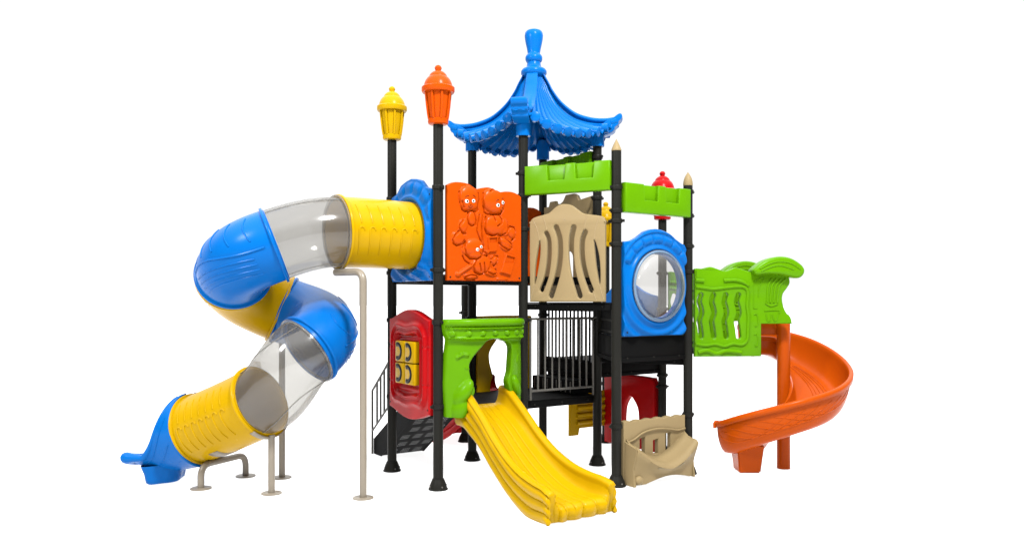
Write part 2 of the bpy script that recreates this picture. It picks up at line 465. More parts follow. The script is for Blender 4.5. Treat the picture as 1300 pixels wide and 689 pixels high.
def polar_outline(pts, c, n):
    """distance from c to the outline pts in n directions -> list of points"""
    out = []
    m = len(pts)
    for i in range(n):
        a = 2*PI*i/n; dx, dz = cos(a), sin(a); best = None
        for k in range(m):
            x1, z1 = pts[k][0]-c[0], pts[k][1]-c[1]; x2, z2 = pts[(k+1) % m][0]-c[0], pts[(k+1) % m][1]-c[1]
            ex, ez = x2-x1, z2-z1; den = dx*ez-dz*ex
            if abs(den) < 1e-9: continue
            tt = (x1*ez-z1*ex)/den; uu = (x1*dz-z1*dx)/den
            if tt > 0 and -1e-6 <= uu <= 1+1e-6 and (best is None or tt < best): best = tt
        out.append((c[0]+dx*best, c[1]+dz*best))
    return out

def seg_d(px, pz, a, b):
    ax, az = a; bx, bz = b; ux, uz = bx-ax, bz-az
    t = max(0, min(1, ((px-ax)*ux+(pz-az)*uz)/max(1e-9, ux*ux+uz*uz)))
    return math.hypot(px-ax-t*ux, pz-az-t*uz)

def line_bump(x, z, pts, wd, hh):
    d = min(seg_d(x, z, a, b) for a, b in zip(pts, pts[1:]))
    return hh*sqrt(max(0, 1-(d/wd)**2)) if d < wd else 0

def ell(x, z, cx, cz, rx, rz, hh, rot=0, p=.5):
    c, s = cos(rot), sin(rot); dx, dz = x-cx, z-cz
    a = (dx*c+dz*s)/rx; b = (-dx*s+dz*c)/rz; q = a*a+b*b
    return hh*(1-q)**p if q < 1 else 0

# ------------------------------------------------------------------ blue tunnel entry (left upper)
fr = e12
t = fr.thing('tunnel_entry_panel', 'blue moulded panel with a round opening for the yellow tunnel', 'panel')
ctr = (.60, 2.945)
z0, zc, zp = 2.40, 3.46, 3.64
out_pts = [(.075, z0), (1.125, z0), (1.125, zc), (1.05, zc+.02), (.98, zc+.035), (.86, zc+.13), (.72, zp-.015), (.60, zp), (.48, zp-.015), (.34, zc+.13), (.22, zc+.035), (.15, zc+.02), (.075, zc)]
NT = 220
outl = polar_outline(out_pts, ctr, NT)
inn = [(ctr[0]+.395*cos(2*PI*i/NT), ctr[1]+.395*sin(2*PI*i/NT)) for i in range(NT)]
def h_entry(x, z, s):
    r = math.hypot(x-ctr[0], z-ctr[1]); a = math.atan2(z-ctr[1], x-ctr[0])
    h = .05*math.exp(-((r-.47)/.05)**2)
    if a > .3 and a < PI-.3 and .50 < r < .66:
        k = (a-.3)/(PI-.6)*7; q = abs(k-round(k))
        h += .035*(1-((r-.58)/.08)**2 if abs(r-.58) < .08 else 0)*(.35+.65*min(1, q*5))
    if z < 2.68: h += .012*sin((x*1.2+z*2.2)*16)*min(1, (2.68-z)*8)
    return h
ring_panel(lambda q: inn[int(round(q*NT)) % NT], lambda q: outl[int(round(q*NT)) % NT], h_entry, .05, NT).build('shell', BLU, t, 50)
for x, z in ((.115, z0+.05), (1.085, z0+.05), (.115, zc-.06), (1.085, zc-.06)): MB().ball((x, -.05, z), (.012, .008, .012), seg=10, rings=6).build('bolt', BLK, t)

# ------------------------------------------------------------------ orange relief panel
def orange_relief(fr, label, faces=True):
    t = fr.thing('relief_panel', label, 'panel', 'orange relief panels')
    top = crom([(.085, 3.50, 0), (.16, 3.535, 0), (.27, 3.545, 0), (.38, 3.53, 0), (.47, 3.485, 0), (.55, 3.50, 0), (.65, 3.515, 0), (.74, 3.495, 0), (.80, 3.47, 0), (.90, 3.485, 0), (1.0, 3.485, 0), (1.08, 3.46, 0), (1.125, 3.43, 0)], 6)
    tx = [p.x for p in top]; tz = [p.y for p in top]
    def topz(x):
        for i in range(len(tx)-1):
            if x <= tx[i+1]: return tz[i]+(tz[i+1]-tz[i])*(x-tx[i])/(tx[i+1]-tx[i])
        return tz[-1]
    A = lambda X, Y: fr.at(560+X*.2033, 225+Y*.2033, -.07)
    if faces:
        sc = .2033/106
        def e_(X, Y, rx, ry, hh, rot=0, p=.5):
            c = A(X, Y); return (c[0], c[1], rx*sc*1.24, ry*sc, hh, rot, p)
        blobs = [e_(172, 125, 58, 72, .055), e_(172, 170, 50, 40, .050), e_(190, 258, 27, 44, .028), e_(135, 305, 28, 48, .030, -.4), e_(105, 380, 40, 42, .030, -.3),
                 e_(205, 330, 60, 120, .014, 0, .35), e_(325, 145, 68, 76, .060), e_(335, 185, 52, 44, .055), e_(345, 300, 74, 66, .045), e_(395, 330, 36, 36, .034), e_(440, 345, 26, 38, .03, .5),
                 e_(405, 410, 42, 26, .035, -.4), e_(400, 435, 36, 26, .03, -.3), e_(205, 440, 58, 60, .055), e_(215, 480, 46, 34, .05), e_(150, 450, 22, 34, .03, .5),
                 e_(250, 545, 62, 58, .042), e_(330, 515, 26, 34, .036, -.5), e_(305, 590, 46, 26, .04, -.2), e_(185, 615, 44, 20, .03), e_(280, 470, 22, 16, .03, .4), e_(105, 605, 18, 18, .03), e_(380, 635, 34, 14, .02)]
        carve = [[(115, 90), (112, 130), (122, 175), (135, 205), (150, 214), (175, 206), (200, 209), (215, 217), (230, 205), (225, 180), (235, 140), (230, 100)],
                 [(170, 217), (165, 260), (172, 290), (190, 305), (212, 297), (215, 270), (205, 217)], [(138, 265), (115, 295), (112, 315), (130, 347), (152, 352)],
                 [(112, 335), (85, 360), (72, 390), (80, 415), (100, 427), (130, 415), (142, 395)], [(240, 235), (226, 290), (222, 335), (240, 385), (262, 432)], [(262, 235), (252, 300), (255, 370), (266, 430)],
                 [(265, 100), (257, 140), (264, 180), (270, 217), (290, 230), (330, 234), (370, 230), (389, 200), (394, 160)], [(280, 247), (274, 320), (285, 352), (320, 364), (350, 356), (375, 364), (402, 350), (414, 320), (412, 282)],
                 [(325, 240), (332, 272)], [(360, 240), (374, 265), (368, 290), (345, 307)], [(410, 330), (430, 308), (456, 314), (462, 340), (457, 380), (440, 397)], [(365, 380), (359, 405), (380, 432), (420, 457), (442, 442), (441, 420), (400, 384)],
                 [(150, 400), (144, 440), (155, 482), (180, 507), (220, 512), (251, 490), (259, 450)], [(262, 462), (276, 472), (286, 492)], [(215, 522), (199, 560), (210, 592), (240, 607), (280, 592), (302, 560), (306, 530)],
                 [(310, 512), (330, 489), (354, 494), (351, 522), (330, 552)], [(290, 592), (320, 607), (346, 601), (341, 575)], [(150, 622), (185, 609), (220, 614), (226, 636), (180, 642), (150, 634), (150, 622)],
                 [(130, 440), (140, 415), (150, 408)], [(135, 490), (150, 520), (185, 545)], [(128, 150), (140, 190)], [(300, 90), (320, 78), (350, 80)], [(235, 540), (245, 585)], [(262, 535), (268, 590)]]
        carve = [[A(*q) for q in pl] for pl in carve]
        carve = [(pl, min(p[0] for p in pl)-.03, max(p[0] for p in pl)+.03, min(p[1] for p in pl)-.03, max(p[1] for p in pl)+.03) for pl in carve]
        pail = [[(285, 370), (352, 365), (345, 465), (292, 470)], [(400, 475), (465, 495), (432, 615), (362, 595)]]
        pails = [[A(*q) for q in pl] for pl in pail]
        arm = [A(105, 605), A(180, 555), A(215, 520)]
        strands = [[A(225, 235), A(222, 300), A(240, 430)], [A(262, 235), A(255, 330), A(262, 430)], [A(240, 240), A(240, 330), A(250, 420)]]
    def inside(x, z, q):
        d = 1e9; n = len(q)
        for i in range(n):
            a, b = q[i], q[(i+1) % n]
            ex, ez = b[0]-a[0], b[1]-a[1]; L = math.hypot(ex, ez)
            d = min(d, -((x-a[0])*ez-(z-a[1])*ex)/L*-1)
        return d
    def h(x, z):
        if not faces: return 0
        r = max(ell(x, z, *b) for b in blobs)*.9
        if r < .002:
            for cx, cz, rx, rz, hh, rot, p in blobs:
                if p < .5: continue
                c_, s_ = cos(rot), sin(rot); dx, dz = x-cx, z-cz
                g_ = (math.hypot((dx*c_+dz*s_)/rx, (-dx*s_+dz*c_)/rz)-1)*min(rx, rz)
                r = min(r, -.024*math.exp(-((g_-.008)/.010)**2)*min(1, hh/.04))
        for q in pails:
            d = inside(x, z, q)
            if d > 0:
                v = min(.03, d*3)
                if d > .02 and z > sum(p[1] for p in q)/4+.02: v = .008
                r = max(r, v)
        r = max(r, line_bump(x, z, arm, .022, .03))
        for q in strands: r = max(r, line_bump(x, z, q, .012, .014))
        for pl, xa, xb, za, zb_ in carve:
            if xa < x < xb and za < z < zb_:
                d = min(seg_d(x, z, a, b) for a, b in zip(pl, pl[1:]))
                if d < .03: r -= .026*math.exp(-(d/.0085)**2)
        return r
    nx, nz = (230, 250) if faces else (16, 16)
    F_ = []; B_ = []
    for i in range(nx+1):
        x = .085+(1.125-.085)*i/nx; zt = topz(x); f_ = []; b_ = []
        for k in range(nz+1):
            z = 2.40+(zt-2.40)*k/nz
            d = min(x-.085, 1.125-x, z-2.40, zt-z)
            f_.append((x, -.07-h(x, z)+edge_drop(d, .014), z)); b_.append((x, -.01, z))
        F_.append(f_); B_.append(b_)
    MB().solid(F_, B_).build('shell', ORA, t, 60)
    for x, z in ((.12, 2.44), (1.09, 2.44)): MB().ball((x, -.07, z), (.012, .008, .012), seg=10, rings=6).build('bolt', BLK, t)
    if faces:
        for X, Y, R, hh, dx in ((150, 152, 14, .052, .2), (190, 150, 13, .052, -.2), (342, 177, 14, .055, .1), (374, 160, 13, .050, .1), (214, 452, 12, .052, .2), (239, 436, 11, .046, .1)):
            c = A(X, Y); r = R*sc*.86
            y = -.068-h(*c)
            ey = MB().ball((c[0], y, c[1]), (r*1.12, .010, r), seg=20, rings=12).build('eye', WHT, t)
            MB().ball((c[0]+r*.12*dx*3, y-.006, c[1]), (r*.60, .007, r*.58), seg=16, rings=10).build('pupil', INK, ey)
        m = MB()
        for pts in ([(158, 180), (172, 192), (186, 180)], [(168, 170), (172, 178), (178, 170)], [(362, 205), (372, 215), (384, 205)], [(370, 190), (378, 194)], [(230, 470), (244, 478), (250, 466)],
                    [(140, 125), (152, 116), (160, 118)], [(184, 114), (194, 118), (202, 128)], [(328, 152), (338, 142), (346, 144)], [(366, 136), (376, 132)], [(325, 240), (330, 268)]):
            q = [A(*p) for p in pts]; q = crom([(a, b, 0) for a, b in q], 4)
            m.tube([(p.x, -.072-h(p.x, p.y), p.y) for p in q], .0045, 6)
        m.build('mouth_line', plastic('dark_orange_line', (.16, .02, .003)), t)
    return t
orange_relief(e24, 'bright orange relief panel with wide eyed cartoon children and buckets')
orange_relief(e35, 'dark looking orange panel back glimpsed left of the tan slotted panel', False)

# ------------------------------------------------------------------ red game panel
fr = e12
t = fr.thing('game_panel', 'red moulded game panel with four yellow turning blocks', 'panel')
zb, zt = .84, 1.945
def rtop(x): q = (x-.6)/.5; return zt+.115*max(0, cos(q*PI/2))**1.3
def rbot(x): q = (x-.6)/.5; return zb-.10*max(0, cos(q*PI/2))**1.3
WX0, WX1, WZ0, WZ1 = .335, .865, 1.155, 1.695
def rr_d(x, z, hw, hh, r, cx=.6, cz=1.40):
    dx = max(abs(x-cx)-(hw-r), 0); dz = max(abs(z-cz)-(hh-r), 0)
    ins = min(max(abs(x-cx)-(hw-r), abs(z-cz)-(hh-r)), 0)
    return math.hypot(dx, dz)+ins-r
def h_red(x, z):
    w_ = .012*sin(x*14)*(1 if z < 1.1 or z > 1.75 else 0)
    d1 = rr_d(x, z+w_, .42, .46, .16); d2 = rr_d(x, z+w_, .345, .375, .12); d3 = rr_d(x, z, .285, .30, .06)
    h = .035*math.exp(-(d1/.035)**2)+.035*math.exp(-(d2/.028)**2)
    h += .02*math.exp(-(d3/.03)**2)
    if d2 < 0: h -= .03*min(1, -d2/.03)
    if abs(x-.6) > .40 and abs(z-1.4) < .4: h -= .008*math.exp(-((z-1.62)/.012)**2)+.008*math.exp(-((z-1.18)/.012)**2)
    return h
F_ = []; B_ = []
nx, nz = 110, 150
for i in range(nx+1):
    x = .075+1.05*i/nx; a, b = rbot(x), rtop(x); f_ = []; b_ = []
    for k in range(nz+1):
        z = a+(b-a)*k/nz; d = min(x-.075, 1.125-x, z-a, b-z)
        f_.append((x, -.075-h_red(x, z)+edge_drop(d, .02), z)); b_.append((x, .01, z))
    F_.append(f_); B_.append(b_)
MB().solid(F_, B_).build('shell', RED, t, 50)
for i in range(2):
    for k in range(2):
        x0 = .36+i*.255; zz = 1.165+k*.262
        bl = MB().box(x0, x0+.245, -.135, -.03, zz, zz+.252, .016).build('game_block', YEL, t)
        q = MB()
        c = (x0+.075, zz+.126)
        q.tube([(c[0]+.088*cos(a), -.137, c[1]+.085*sin(a)) for a in [-PI*.62+PI*1.24*j/40 for j in range(41)]], .026, 8)
        for vi, v in enumerate(q.v): q.v[vi] = (v[0], -.137+(v[1]+.137)*.25, v[2])
        q.build('letter_o', INK, bl)
for x, z in ((.115, .90), (1.085, .90)): MB().ball((x, -.074, z), (.012, .008, .012), seg=10, rings=6).build('bolt', BLK, t)

# ------------------------------------------------------------------ green arch hood over the yellow slide
def arch_hood(fr, mat, name, label, detail=True, depth=.20, xs=1.0):
    t = fr.thing(name, label, 'panel', 'arch hoods at the slide heads')
    x0, x1, zb, zt = .03, 1.10, .835, 1.955
    inner = crom([(.30, .835, 0), (.305, 1.02, 0), (.345, 1.12, 0), (.325, 1.20, 0), (.285, 1.31, 0), (.275, 1.42, 0), (.31, 1.50, 0), (.36, 1.56, 0), (.43, 1.63, 0), (.52, 1.71, 0), (.62, 1.725, 0), (.73, 1.70, 0), (.82, 1.67, 0), (.86, 1.60, 0), (.85, 1.46, 0),
                  (.835, 1.32, 0), (.80, 1.22, 0), (.825, 1.12, 0), (.86, 1.02, 0), (.86, .835, 0)], 8)
    inn = resample([(p.x, p.y) for p in inner], 160, False)
    oc = [(x0+.02, zb), (x0, 1.2), (x0+.015, 1.55), (x0+.03, 1.70), (x0-.005, 1.80), (x0-.02, 1.90), (x0+.0, zt), (.3, zt+.004), (.56, zt+.006), (.9, zt+.004), (x1, zt), (x1+.02, 1.90), (x1+.005, 1.80), (x1-.02, 1.70), (x1-.005, 1.55), (x1+.01, 1.2), (x1-.01, zb)]
    outl = resample(oc, 160, False)
    # match by direction: pull each outer sample so that rays do not cross
    def yf(x, z):
        q = (x-.565)/.56
        return -depth*max(0, 1-abs(q)**3.2)-(.03*min(1, max(0, (z-1.70)/.03)) if detail else 0)
    leaves = [(.205, 1.12, .17, .075, .085, 1.05), (.17, .93, .13, .08, .075, 1.3), (.95, 1.14, .15, .07, .07, 2.0), (.95, .93, .12, .07, .06, 1.7)]
    def h(x, z, s):
        v = 0
        if z > 1.875: v += .045*sqrt(max(0, 1-((z-1.915)/.045)**2)) if abs(z-1.915) < .045 else 0
        v += .034*math.exp(-((z-1.735)/.011)**2)+.030*math.exp(-((z-1.85)/.010)**2)
        if 1.745 < z < 1.84:
            k = (x-.08)/.17; c = round(k)
            v += ell(x, z, .08+c*.17, 1.79, .036, .036, .03)
        for cx, cz, rx, rz, hh, ro in leaves: v = max(v, ell(x, z, cx, cz, rx, rz, hh, ro))
        v = max(v, line_bump(x, z, [(.14, 1.52), (.19, 1.555), (.25, 1.545)], .020, .026), line_bump(x, z, [(.96, 1.44), (1.0, 1.52)], .012, .012), line_bump(x, z, [(.22, 1.40), (.28, 1.385)], .010, .010))
        return v
    N = 160
    inn = [(a*xs, b) for a, b in inn]; outl = [(a*xs, b) for a, b in outl]
    ring_panel(lambda q: inn[int(round(q*N))], lambda q: outl[int(round(q*N))], h if detail else (lambda x, z, s: 0), .07, N, False, 40, .025, 0.0, None if not detail else yf).build('shell', mat, t, 50)
    return t, yf
def _hood():
    return arch_hood(e24, GRN, 'arch_hood', 'lime green arch hood with leaf relief at the head of the yellow slide')
ah, _ = _hood()
# the hood is hollow: its inner faces run back to the post line
arch_hood(e35, YEL, 'arch_hood', 'dull yellow arch hood at the back seen through the green arch', False, xs=.86)

# ------------------------------------------------------------------ swept chutes
def sweep(path, section, thick_sign=1):
    """path: list of (point, lateral, up); section(i, n) -> list of (a, b) offsets; returns rows"""
    rows = []
    n = len(path)
    for i, (p, lat, up) in enumerate(path):
        rows.append([p+lat*a+up*b for a, b in section(i, n)])
    return rows

# yellow wave slide ------------------------------------------------
def wave_slide(fr, mat, label, L=1.86, cx=.57):
    t = fr.thing('wave_slide', label, 'slide', 'straight wavy slides')
    Zup = Vector((0, 0, 1))
    prof = crom([(0, -.02, .93), (0, -.16, .92), (0, -.30, .855), (0, -.52, .735), (0, -.80, .535), (0, -1.08, .36), (0, -1.36, .235), (0, -1.62, .175), (0, -L, .165)], 8)
    path = []
    for i, p in enumerate(prof):
        T = (prof[min(i+1, len(prof)-1)]-prof[max(i-1, 0)]).normalized()
        path.append((Vector((cx, p.y, p.z)), Vector((1, 0, 0)), Zup))
    n = len(path)
    def hw(i): q = i/(n-1); return .272+.095*max(0, (q-.35)/.65)**1.5
    def wall(i):
        q = i/(n-1); return .155+.05*max(0, 1-q/.35)+.02*sin(q*9)+.035*max(0, q-.72)*(1-max(0, (q-.93)/.07)*2)
    def section(i, nn):
        W = hw(i); H = wall(i); s = []
        # outer left skirt with ridges, rim, inner wall, bed with shallow waves, and mirrored
        L_ = []
        dn = -.20 if i/(n-1) < .85 else -.20+.05*((i/(n-1)-.85)/.15)
        for k in range(31):
            q = k/30; z = dn+(H-dn-.03)*q
            L_.append((-(W+.050+.030*abs(sin(q*PI*3))**.8-.01*q), z))
        for k in range(1, 8):
            a = PI-PI*k/7; L_.append((-(W+.022)+.040*cos(a), H-.03+.034*sin(a)))
        for k in range(1, 9):
            q = k/8; L_.append((-(W-.012)+.06*q**1.6, (H-.03)*(1-q)**1.5+.0*q))
        bed = []
        w0 = W-.075
        for k in range(1, 80):
            q = k/80; a = -w0+2*w0*q
            gr = sum(math.exp(-((q-c_)/.017)**2) for c_ in (.10, .30, .52, .76))
            bed.append((a, -.020*gr*min(1, i/6)))
        R_ = [(-a, b) for a, b in reversed(L_)]
        return L_+bed+R_
    rows = sweep(path, section)
    # rounded front lip
    last = rows[-1]
    for dy, dz in ((-.03, -.01), (-.05, -.035), (-.05, -.075)):
        rows.append([Vector((cx+(p.x-cx)*(1-.02*abs(dz)*10), p.y+dy-.030*abs(sin((p.x-cx)*PI/.19))*(1 if abs(p.x-cx) < .29 else 0)*min(1, abs(dy)/.05), max(.012, p.z+dz*(1.0 if p.z < .3 else .5)))) for p in last])
    rows.append([Vector((p.x, p.y+.02, max(.012, min(p.z, .02)))) for p in rows[-1]])
    m = MB(); m.grid([[tuple(p) for p in r] for r in rows])
    o = m.build('slide_bed', mat, t, 60)
    sol = o.modifiers.new('wall', 'SOLIDIFY'); sol.thickness = .012; sol.offset = -1
    return t
wave_slide(e24, YEL, 'broad yellow wavy slide running down in front of the green arch')
wave_slide(Frame(P[5], P[3]), RED, 'red slide low at the back, glimpsed between the black posts')

# ------------------------------------------------------------------ tan slotted panel
fr = e47
t = fr.thing('slotted_panel', 'tan arched panel with six curved slots under the green crenel board', 'panel')
A = lambda X, Y: fr.at(660+X*.2178, 250+Y*.2178, -.05)
pts = [(62, 610), (60, 400), (60, 170), (64, 145), (76, 128), (100, 116), (140, 105), (175, 92), (205, 65), (235, 46), (270, 42), (305, 50), (340, 75), (370, 95), (410, 103), (455, 108), (485, 116), (498, 135), (500, 160), (500, 400), (500, 610)]
o_ = [(p.x, p.y) for p in crom([(*A(*p), 0) for p in pts[1:-1]], 5)]
outer = [A(62, 610)]+o_+[A(500, 610)]
def slot(c, wd): return stadium([(p.x, p.y) for p in crom([(*A(*q), 0) for q in c], 8)], wd)
sc = .2178/105
slots = [slot([(157, 212), (172, 260), (172, 360), (158, 460), (130, 540)], 14*sc), slot([(214, 178), (235, 250), (236, 360), (220, 460), (185, 575)], 16*sc),
         slot([(316, 178), (302, 250), (303, 360), (318, 460), (352, 575)], 16*sc), slot([(383, 205), (366, 260), (367, 360), (388, 460), (418, 543)], 15*sc),
         slot([(119, 255), (112, 330), (100, 420), (90, 508)], lambda q: .002+.022*sin(PI*q)**.9), slot([(436, 250), (450, 330), (460, 420), (468, 508)], lambda q: .002+.024*sin(PI*q)**.9)]
m = plate(outer, slots, .055, .014, -.045)
m.build('shell', TAN, t, 40)
m = MB()
for c in ([(138, 115), (150, 150), (160, 190)], [(82, 140), (105, 190), (118, 255)], [(395, 105), (385, 150), (380, 190)], [(465, 118), (445, 180), (436, 250)], [(90, 508), (75, 570), (66, 605)], [(468, 508), (480, 560), (494, 600)], [(430, 545), (440, 580), (452, 606)]):
    q = crom([(*A(*p), 0) for p in c], 5); m.tube([(p.x, -.072, p.y) for p in q], .0045, 6)
for k in range(4):
    a, b = [(264, 128), (272, 135), (264, 142), (256, 135)][k], [(264, 128), (272, 135), (264, 142), (256, 135)][(k+1) % 4]
    a, b = A(*a), A(*b); m.tube([(a[0], -.072, a[1]), (b[0], -.072, b[1])], .003, 6)
m.build('groove', plastic('tan_groove', (.24, .18, .10)), t)

# ------------------------------------------------------------------ crenel boards
def crenel(fr, mat, z0, z1, label, x0=.06, x1=1.15, yb=.0):
    t = fr.thing('crenel_board', label, 'board', 'crenel boards between the post tops')
    h = z1-z0; L = x1-x0; zn = z0+h*.46
    xs = [x0+L*q for q in (.27, .49, .60, .82)]
    outer = [(x0, z0), (x1, z0), (x1, z1), (xs[3], z1), (xs[3]-.015, zn), (xs[2]+.015, zn), (xs[2], z1), (xs[1], z1), (xs[1]-.015, zn), (xs[0]+.015, zn), (xs[0], z1), (x0, z1)]
    m = plate(outer, (), .09, .016, yb-.055)
    m.box(x0+.004, x1-.004, yb-.052, yb+.05, z0+.006, z1-.003, .012)
    m.build('shell', mat, t, 40)
    return t
crenel(e47, GRN, 3.455, 3.805, 'lime green crenel board above the tan slotted panel')
crenel(e78, GRN, 3.20, 3.55, 'lime green crenel board in front of the red lantern')
crenel(e56, GRN, 3.78, 4.14, 'shaded green crenel board at the back under the blue roof')

# tan castle panel at the back
fr = e56
t = fr.thing('castle_panel', 'tan castle panel with stepped top behind the slotted panel', 'panel')
zb, zt = 2.16, 3.50
ou = [(.06, zb), (1.14, zb), (1.14, zt+.06), (1.12, zt+.06), (.84, zt+.03), (.80, zt+.10), (.74, zt+.13), (.56, zt+.13), (.50, zt+.05), (.44, zt+.02), (.34, zt+.02), (.32, zt+.07), (.20, zt+.07), (.17, zt), (.06, zt)]
hole = stadium([(.62, 2.35), (.62, 2.75)], .10)
plate(ou, [hole], .06, .012, -.0).build('shell', TAN, t, 40)

# far blue wavy panel
fr = e109
t = fr.thing('wavy_panel', 'blue far panel with a curved top seen through the round window', 'panel')
ou = [(.06, 1.33), (1.14, 1.33), (1.14, 2.20)]+[(p.x, p.y) for p in crom([(1.12, 2.235, 0), (1.0, 2.26, 0), (.85, 2.31, 0), (.70, 2.39, 0), (.55, 2.445, 0), (.40, 2.45, 0), (.25, 2.40, 0), (.12, 2.30, 0), (.06, 2.26, 0)], 5)]
plate(ou, (), .055, .014, -.03).build('shell', BLU, t, 40)

# red low arch panel
t = fr.thing('crawl_panel', 'red low crawl panel with an arched hole behind the tan bench', 'panel')
ou = [(.06, .03), (1.13, .03), (1.13, 1.00), (1.10, 1.075), (.9, 1.085), (.6, 1.085), (.2, 1.085), (.08, 1.07), (.06, 1.0)]
hole = [(.47, .10)]+[(p.x, p.y) for p in crom([(.47, .45, 0), (.49, .60, 0), (.55, .71, 0), (.635, .775, 0), (.72, .71, 0), (.79, .60, 0), (.81, .45, 0)], 5)]+[(.81, .10)]
m = plate(ou, [hole], .10, .02, -.04); m.build('shell', RED, t, 40)

# yellow low ribbed panel
fr = Frame(P[5], P[10])
t = fr.thing('ribbed_panel', 'yellow low panel with level ribs behind the railing deck', 'panel')
m = plate([(.46, .17), (.62, .17), (.64, .27), (1.16, .27), (1.16, .80), (.50, .86), (.46, .80)], (), .06, .014, -.03)
for k in range(4): m.tube([(.58, -.06, .36+k*.11), (1.12, -.06, .36+k*.11)], .035, 10)
m.build('shell', YEL, t, 40)

# ------------------------------------------------------------------ railings
def railing(fr, z0, z1, n, mat, label, x0=.09, x1=1.10, r=.013, y=-.03, ends=True):
    t = fr.thing('railing', label, 'railing', 'bar railings')
    MB().tube([(x0-.03, y, z1), (x1+.06, y, z1)], r*1.15, 12).build('top_rail', mat, t)
    MB().tube([(x0, y, z0), (x1, y, z0)], r*1.15, 12).build('bottom_rail', mat, t)
    for i in range(n):
        x = x0+(x1-x0)*i/(n-1); e0 = (i in (0, n-1)) and ends
        MB().tube([(x, y, z0-(.11 if e0 else 0)), (x, y, z1)], r*(1.1 if e0 else .9), 10).build('baluster', mat, t)
    return t
railing(e46, 1.045, 1.94, 10, RAIL, 'grey steel railing between the black posts beside the yellow slide')
railing(e56, 1.355, 2.04, 13, DKM, 'black bar railing at the back behind the grey one', r=.016, ends=False, x0=.10, x1=1.08)
railing(e35, 1.02, 2.0, 3, DKM, 'short black bar railing beside the dull yellow back hood', r=.016, ends=False, x0=1.02, x1=1.12) if False else None

# ------------------------------------------------------------------ blue window panel
fr = e78
t = fr.thing('window_panel', 'blue moulded panel with a clear round dome window', 'panel')
ctr = (.615, 2.345)
z0, zc, zp = 1.745, 2.86, 3.035
out_pts = [(.075, z0), (1.10, z0), (1.10, zc), (1.01, zc+.015), (.92, zc+.06), (.80, zc+.135), (.70, zp-.01), (.605, zp), (.51, zp-.01), (.41, zc+.135), (.29, zc+.06), (.19, zc+.015), (.075, zc)]
outl = polar_outline(out_pts, ctr, NT)
inn = [(ctr[0]+.385*cos(2*PI*i/NT), ctr[1]+.385*sin(2*PI*i/NT)) for i in range(NT)]
def h_win(x, z, s):
    r = math.hypot(x-ctr[0], z-ctr[1]); a = math.atan2(z-ctr[1], x-ctr[0]); h = 0
    h += .030*math.exp(-((r-.455)/.028)**2)
    if .5 < a < PI-.5:
        q = (a-.5)/(PI-1.0); kk = q*7; f = abs(kk-round(kk))
        h += .032*(1-((r-.565)/.062)**2 if abs(r-.565) < .062 else 0)*(.2+.8*min(1, f*6))
        h += .022*math.exp(-((r-.655)/.02)**2)
    if z < ctr[1]:
        h += .022*sin((r-.40)*46)*min(1, max(0, (r-.46)*8))*min(1, (ctr[1]-z)*4)
    else:
        h += .018*sin((r-.42)*34)*min(1, max(0, (r-.47)*9))*(1 if not .5 < a < PI-.5 else 0)
    return h
ring_panel(lambda q: inn[int(round(q*NT)) % NT], lambda q: outl[int(round(q*NT)) % NT], h_win, .055, NT, ns=30).build('shell', BLU, t, 50)
m = MB()
rows = []
for r, y in ((.435, -.088), (.435, -.096), (.405, -.100), (.390, -.108)):
    rows.append([(ctr[0]+r*cos(2*PI*k/72), y, ctr[1]+r*sin(2*PI*k/72)) for k in range(72)])
m.grid(rows, close_v=True)
rows = []
for j in range(13):
    q = j/12*PI/2; r = .390*cos(q); y = -.108-.13*sin(q)
    rows.append([(ctr[0]+max(r, .002)*cos(2*PI*k/72), y, ctr[1]+max(r, .002)*sin(2*PI*k/72)) for k in range(72)])
m.grid(rows, close_v=True)
m.build('window_dome', CLW, t, 60)
m = MB(); m.tube([(ctr[0]+.412*cos(2*PI*k/72), -.094, ctr[1]+.412*sin(2*PI*k/72)) for k in range(72)], .016, 10, closed=True)
m.build('window_ring', plastic('grey_ring', (.10, .16, .24), spec=.3, rough=.3), t)
for x, z in ((.12, z0+.05), (1.09, z0+.05)): MB().ball((x, -.058, z), (.012, .008, .012), seg=10, rings=6).build('bolt', BLK, t)

# ------------------------------------------------------------------ tan bench
fr = e78
t = fr.thing('play_bench', 'tan moulded bench with a dipped seat between the two tipped posts', 'bench')
topw = [(.075+1.03*i/48, .738+.019*abs(sin(i/48*PI*6+.5))) for i in range(49)]
ou = [(.075, .05), (1.105, .05)]+list(reversed(topw))
sl = [[(x0, .32), (x0+.085, .32), (x0+.085, .34+h_), (x0, .34+h_-.015)] for x0, h_ in ((.335, .20), (.555, .16), (.765, .22))]
m = plate(ou, sl, .07, .012, -.01)
ba = m.build('backrest', TAN, t, 40)
m = MB()
m.tube(crom([(.10, -.055, .50), (.22, -.062, .53), (.38, -.066, .60), (.60, -.068, .625), (.82, -.066, .60), (.95, -.062, .575), (1.09, -.055, .585)], 8), .011, 10)
m.tube(crom([(.10, -.05, .42), (.25, -.05, .44), (.30, -.05, .40), (.30, -.05, .33)], 6), .008, 8)
m.tube(crom([(.90, -.05, .33), (.92, -.05, .40), (.98, -.05, .46), (1.09, -.05, .47)], 6), .008, 8)
m.build('moulding', TAN, ba)
rows = []
NX = 60
def lip(q): return .215+.24*abs(q)**1.7
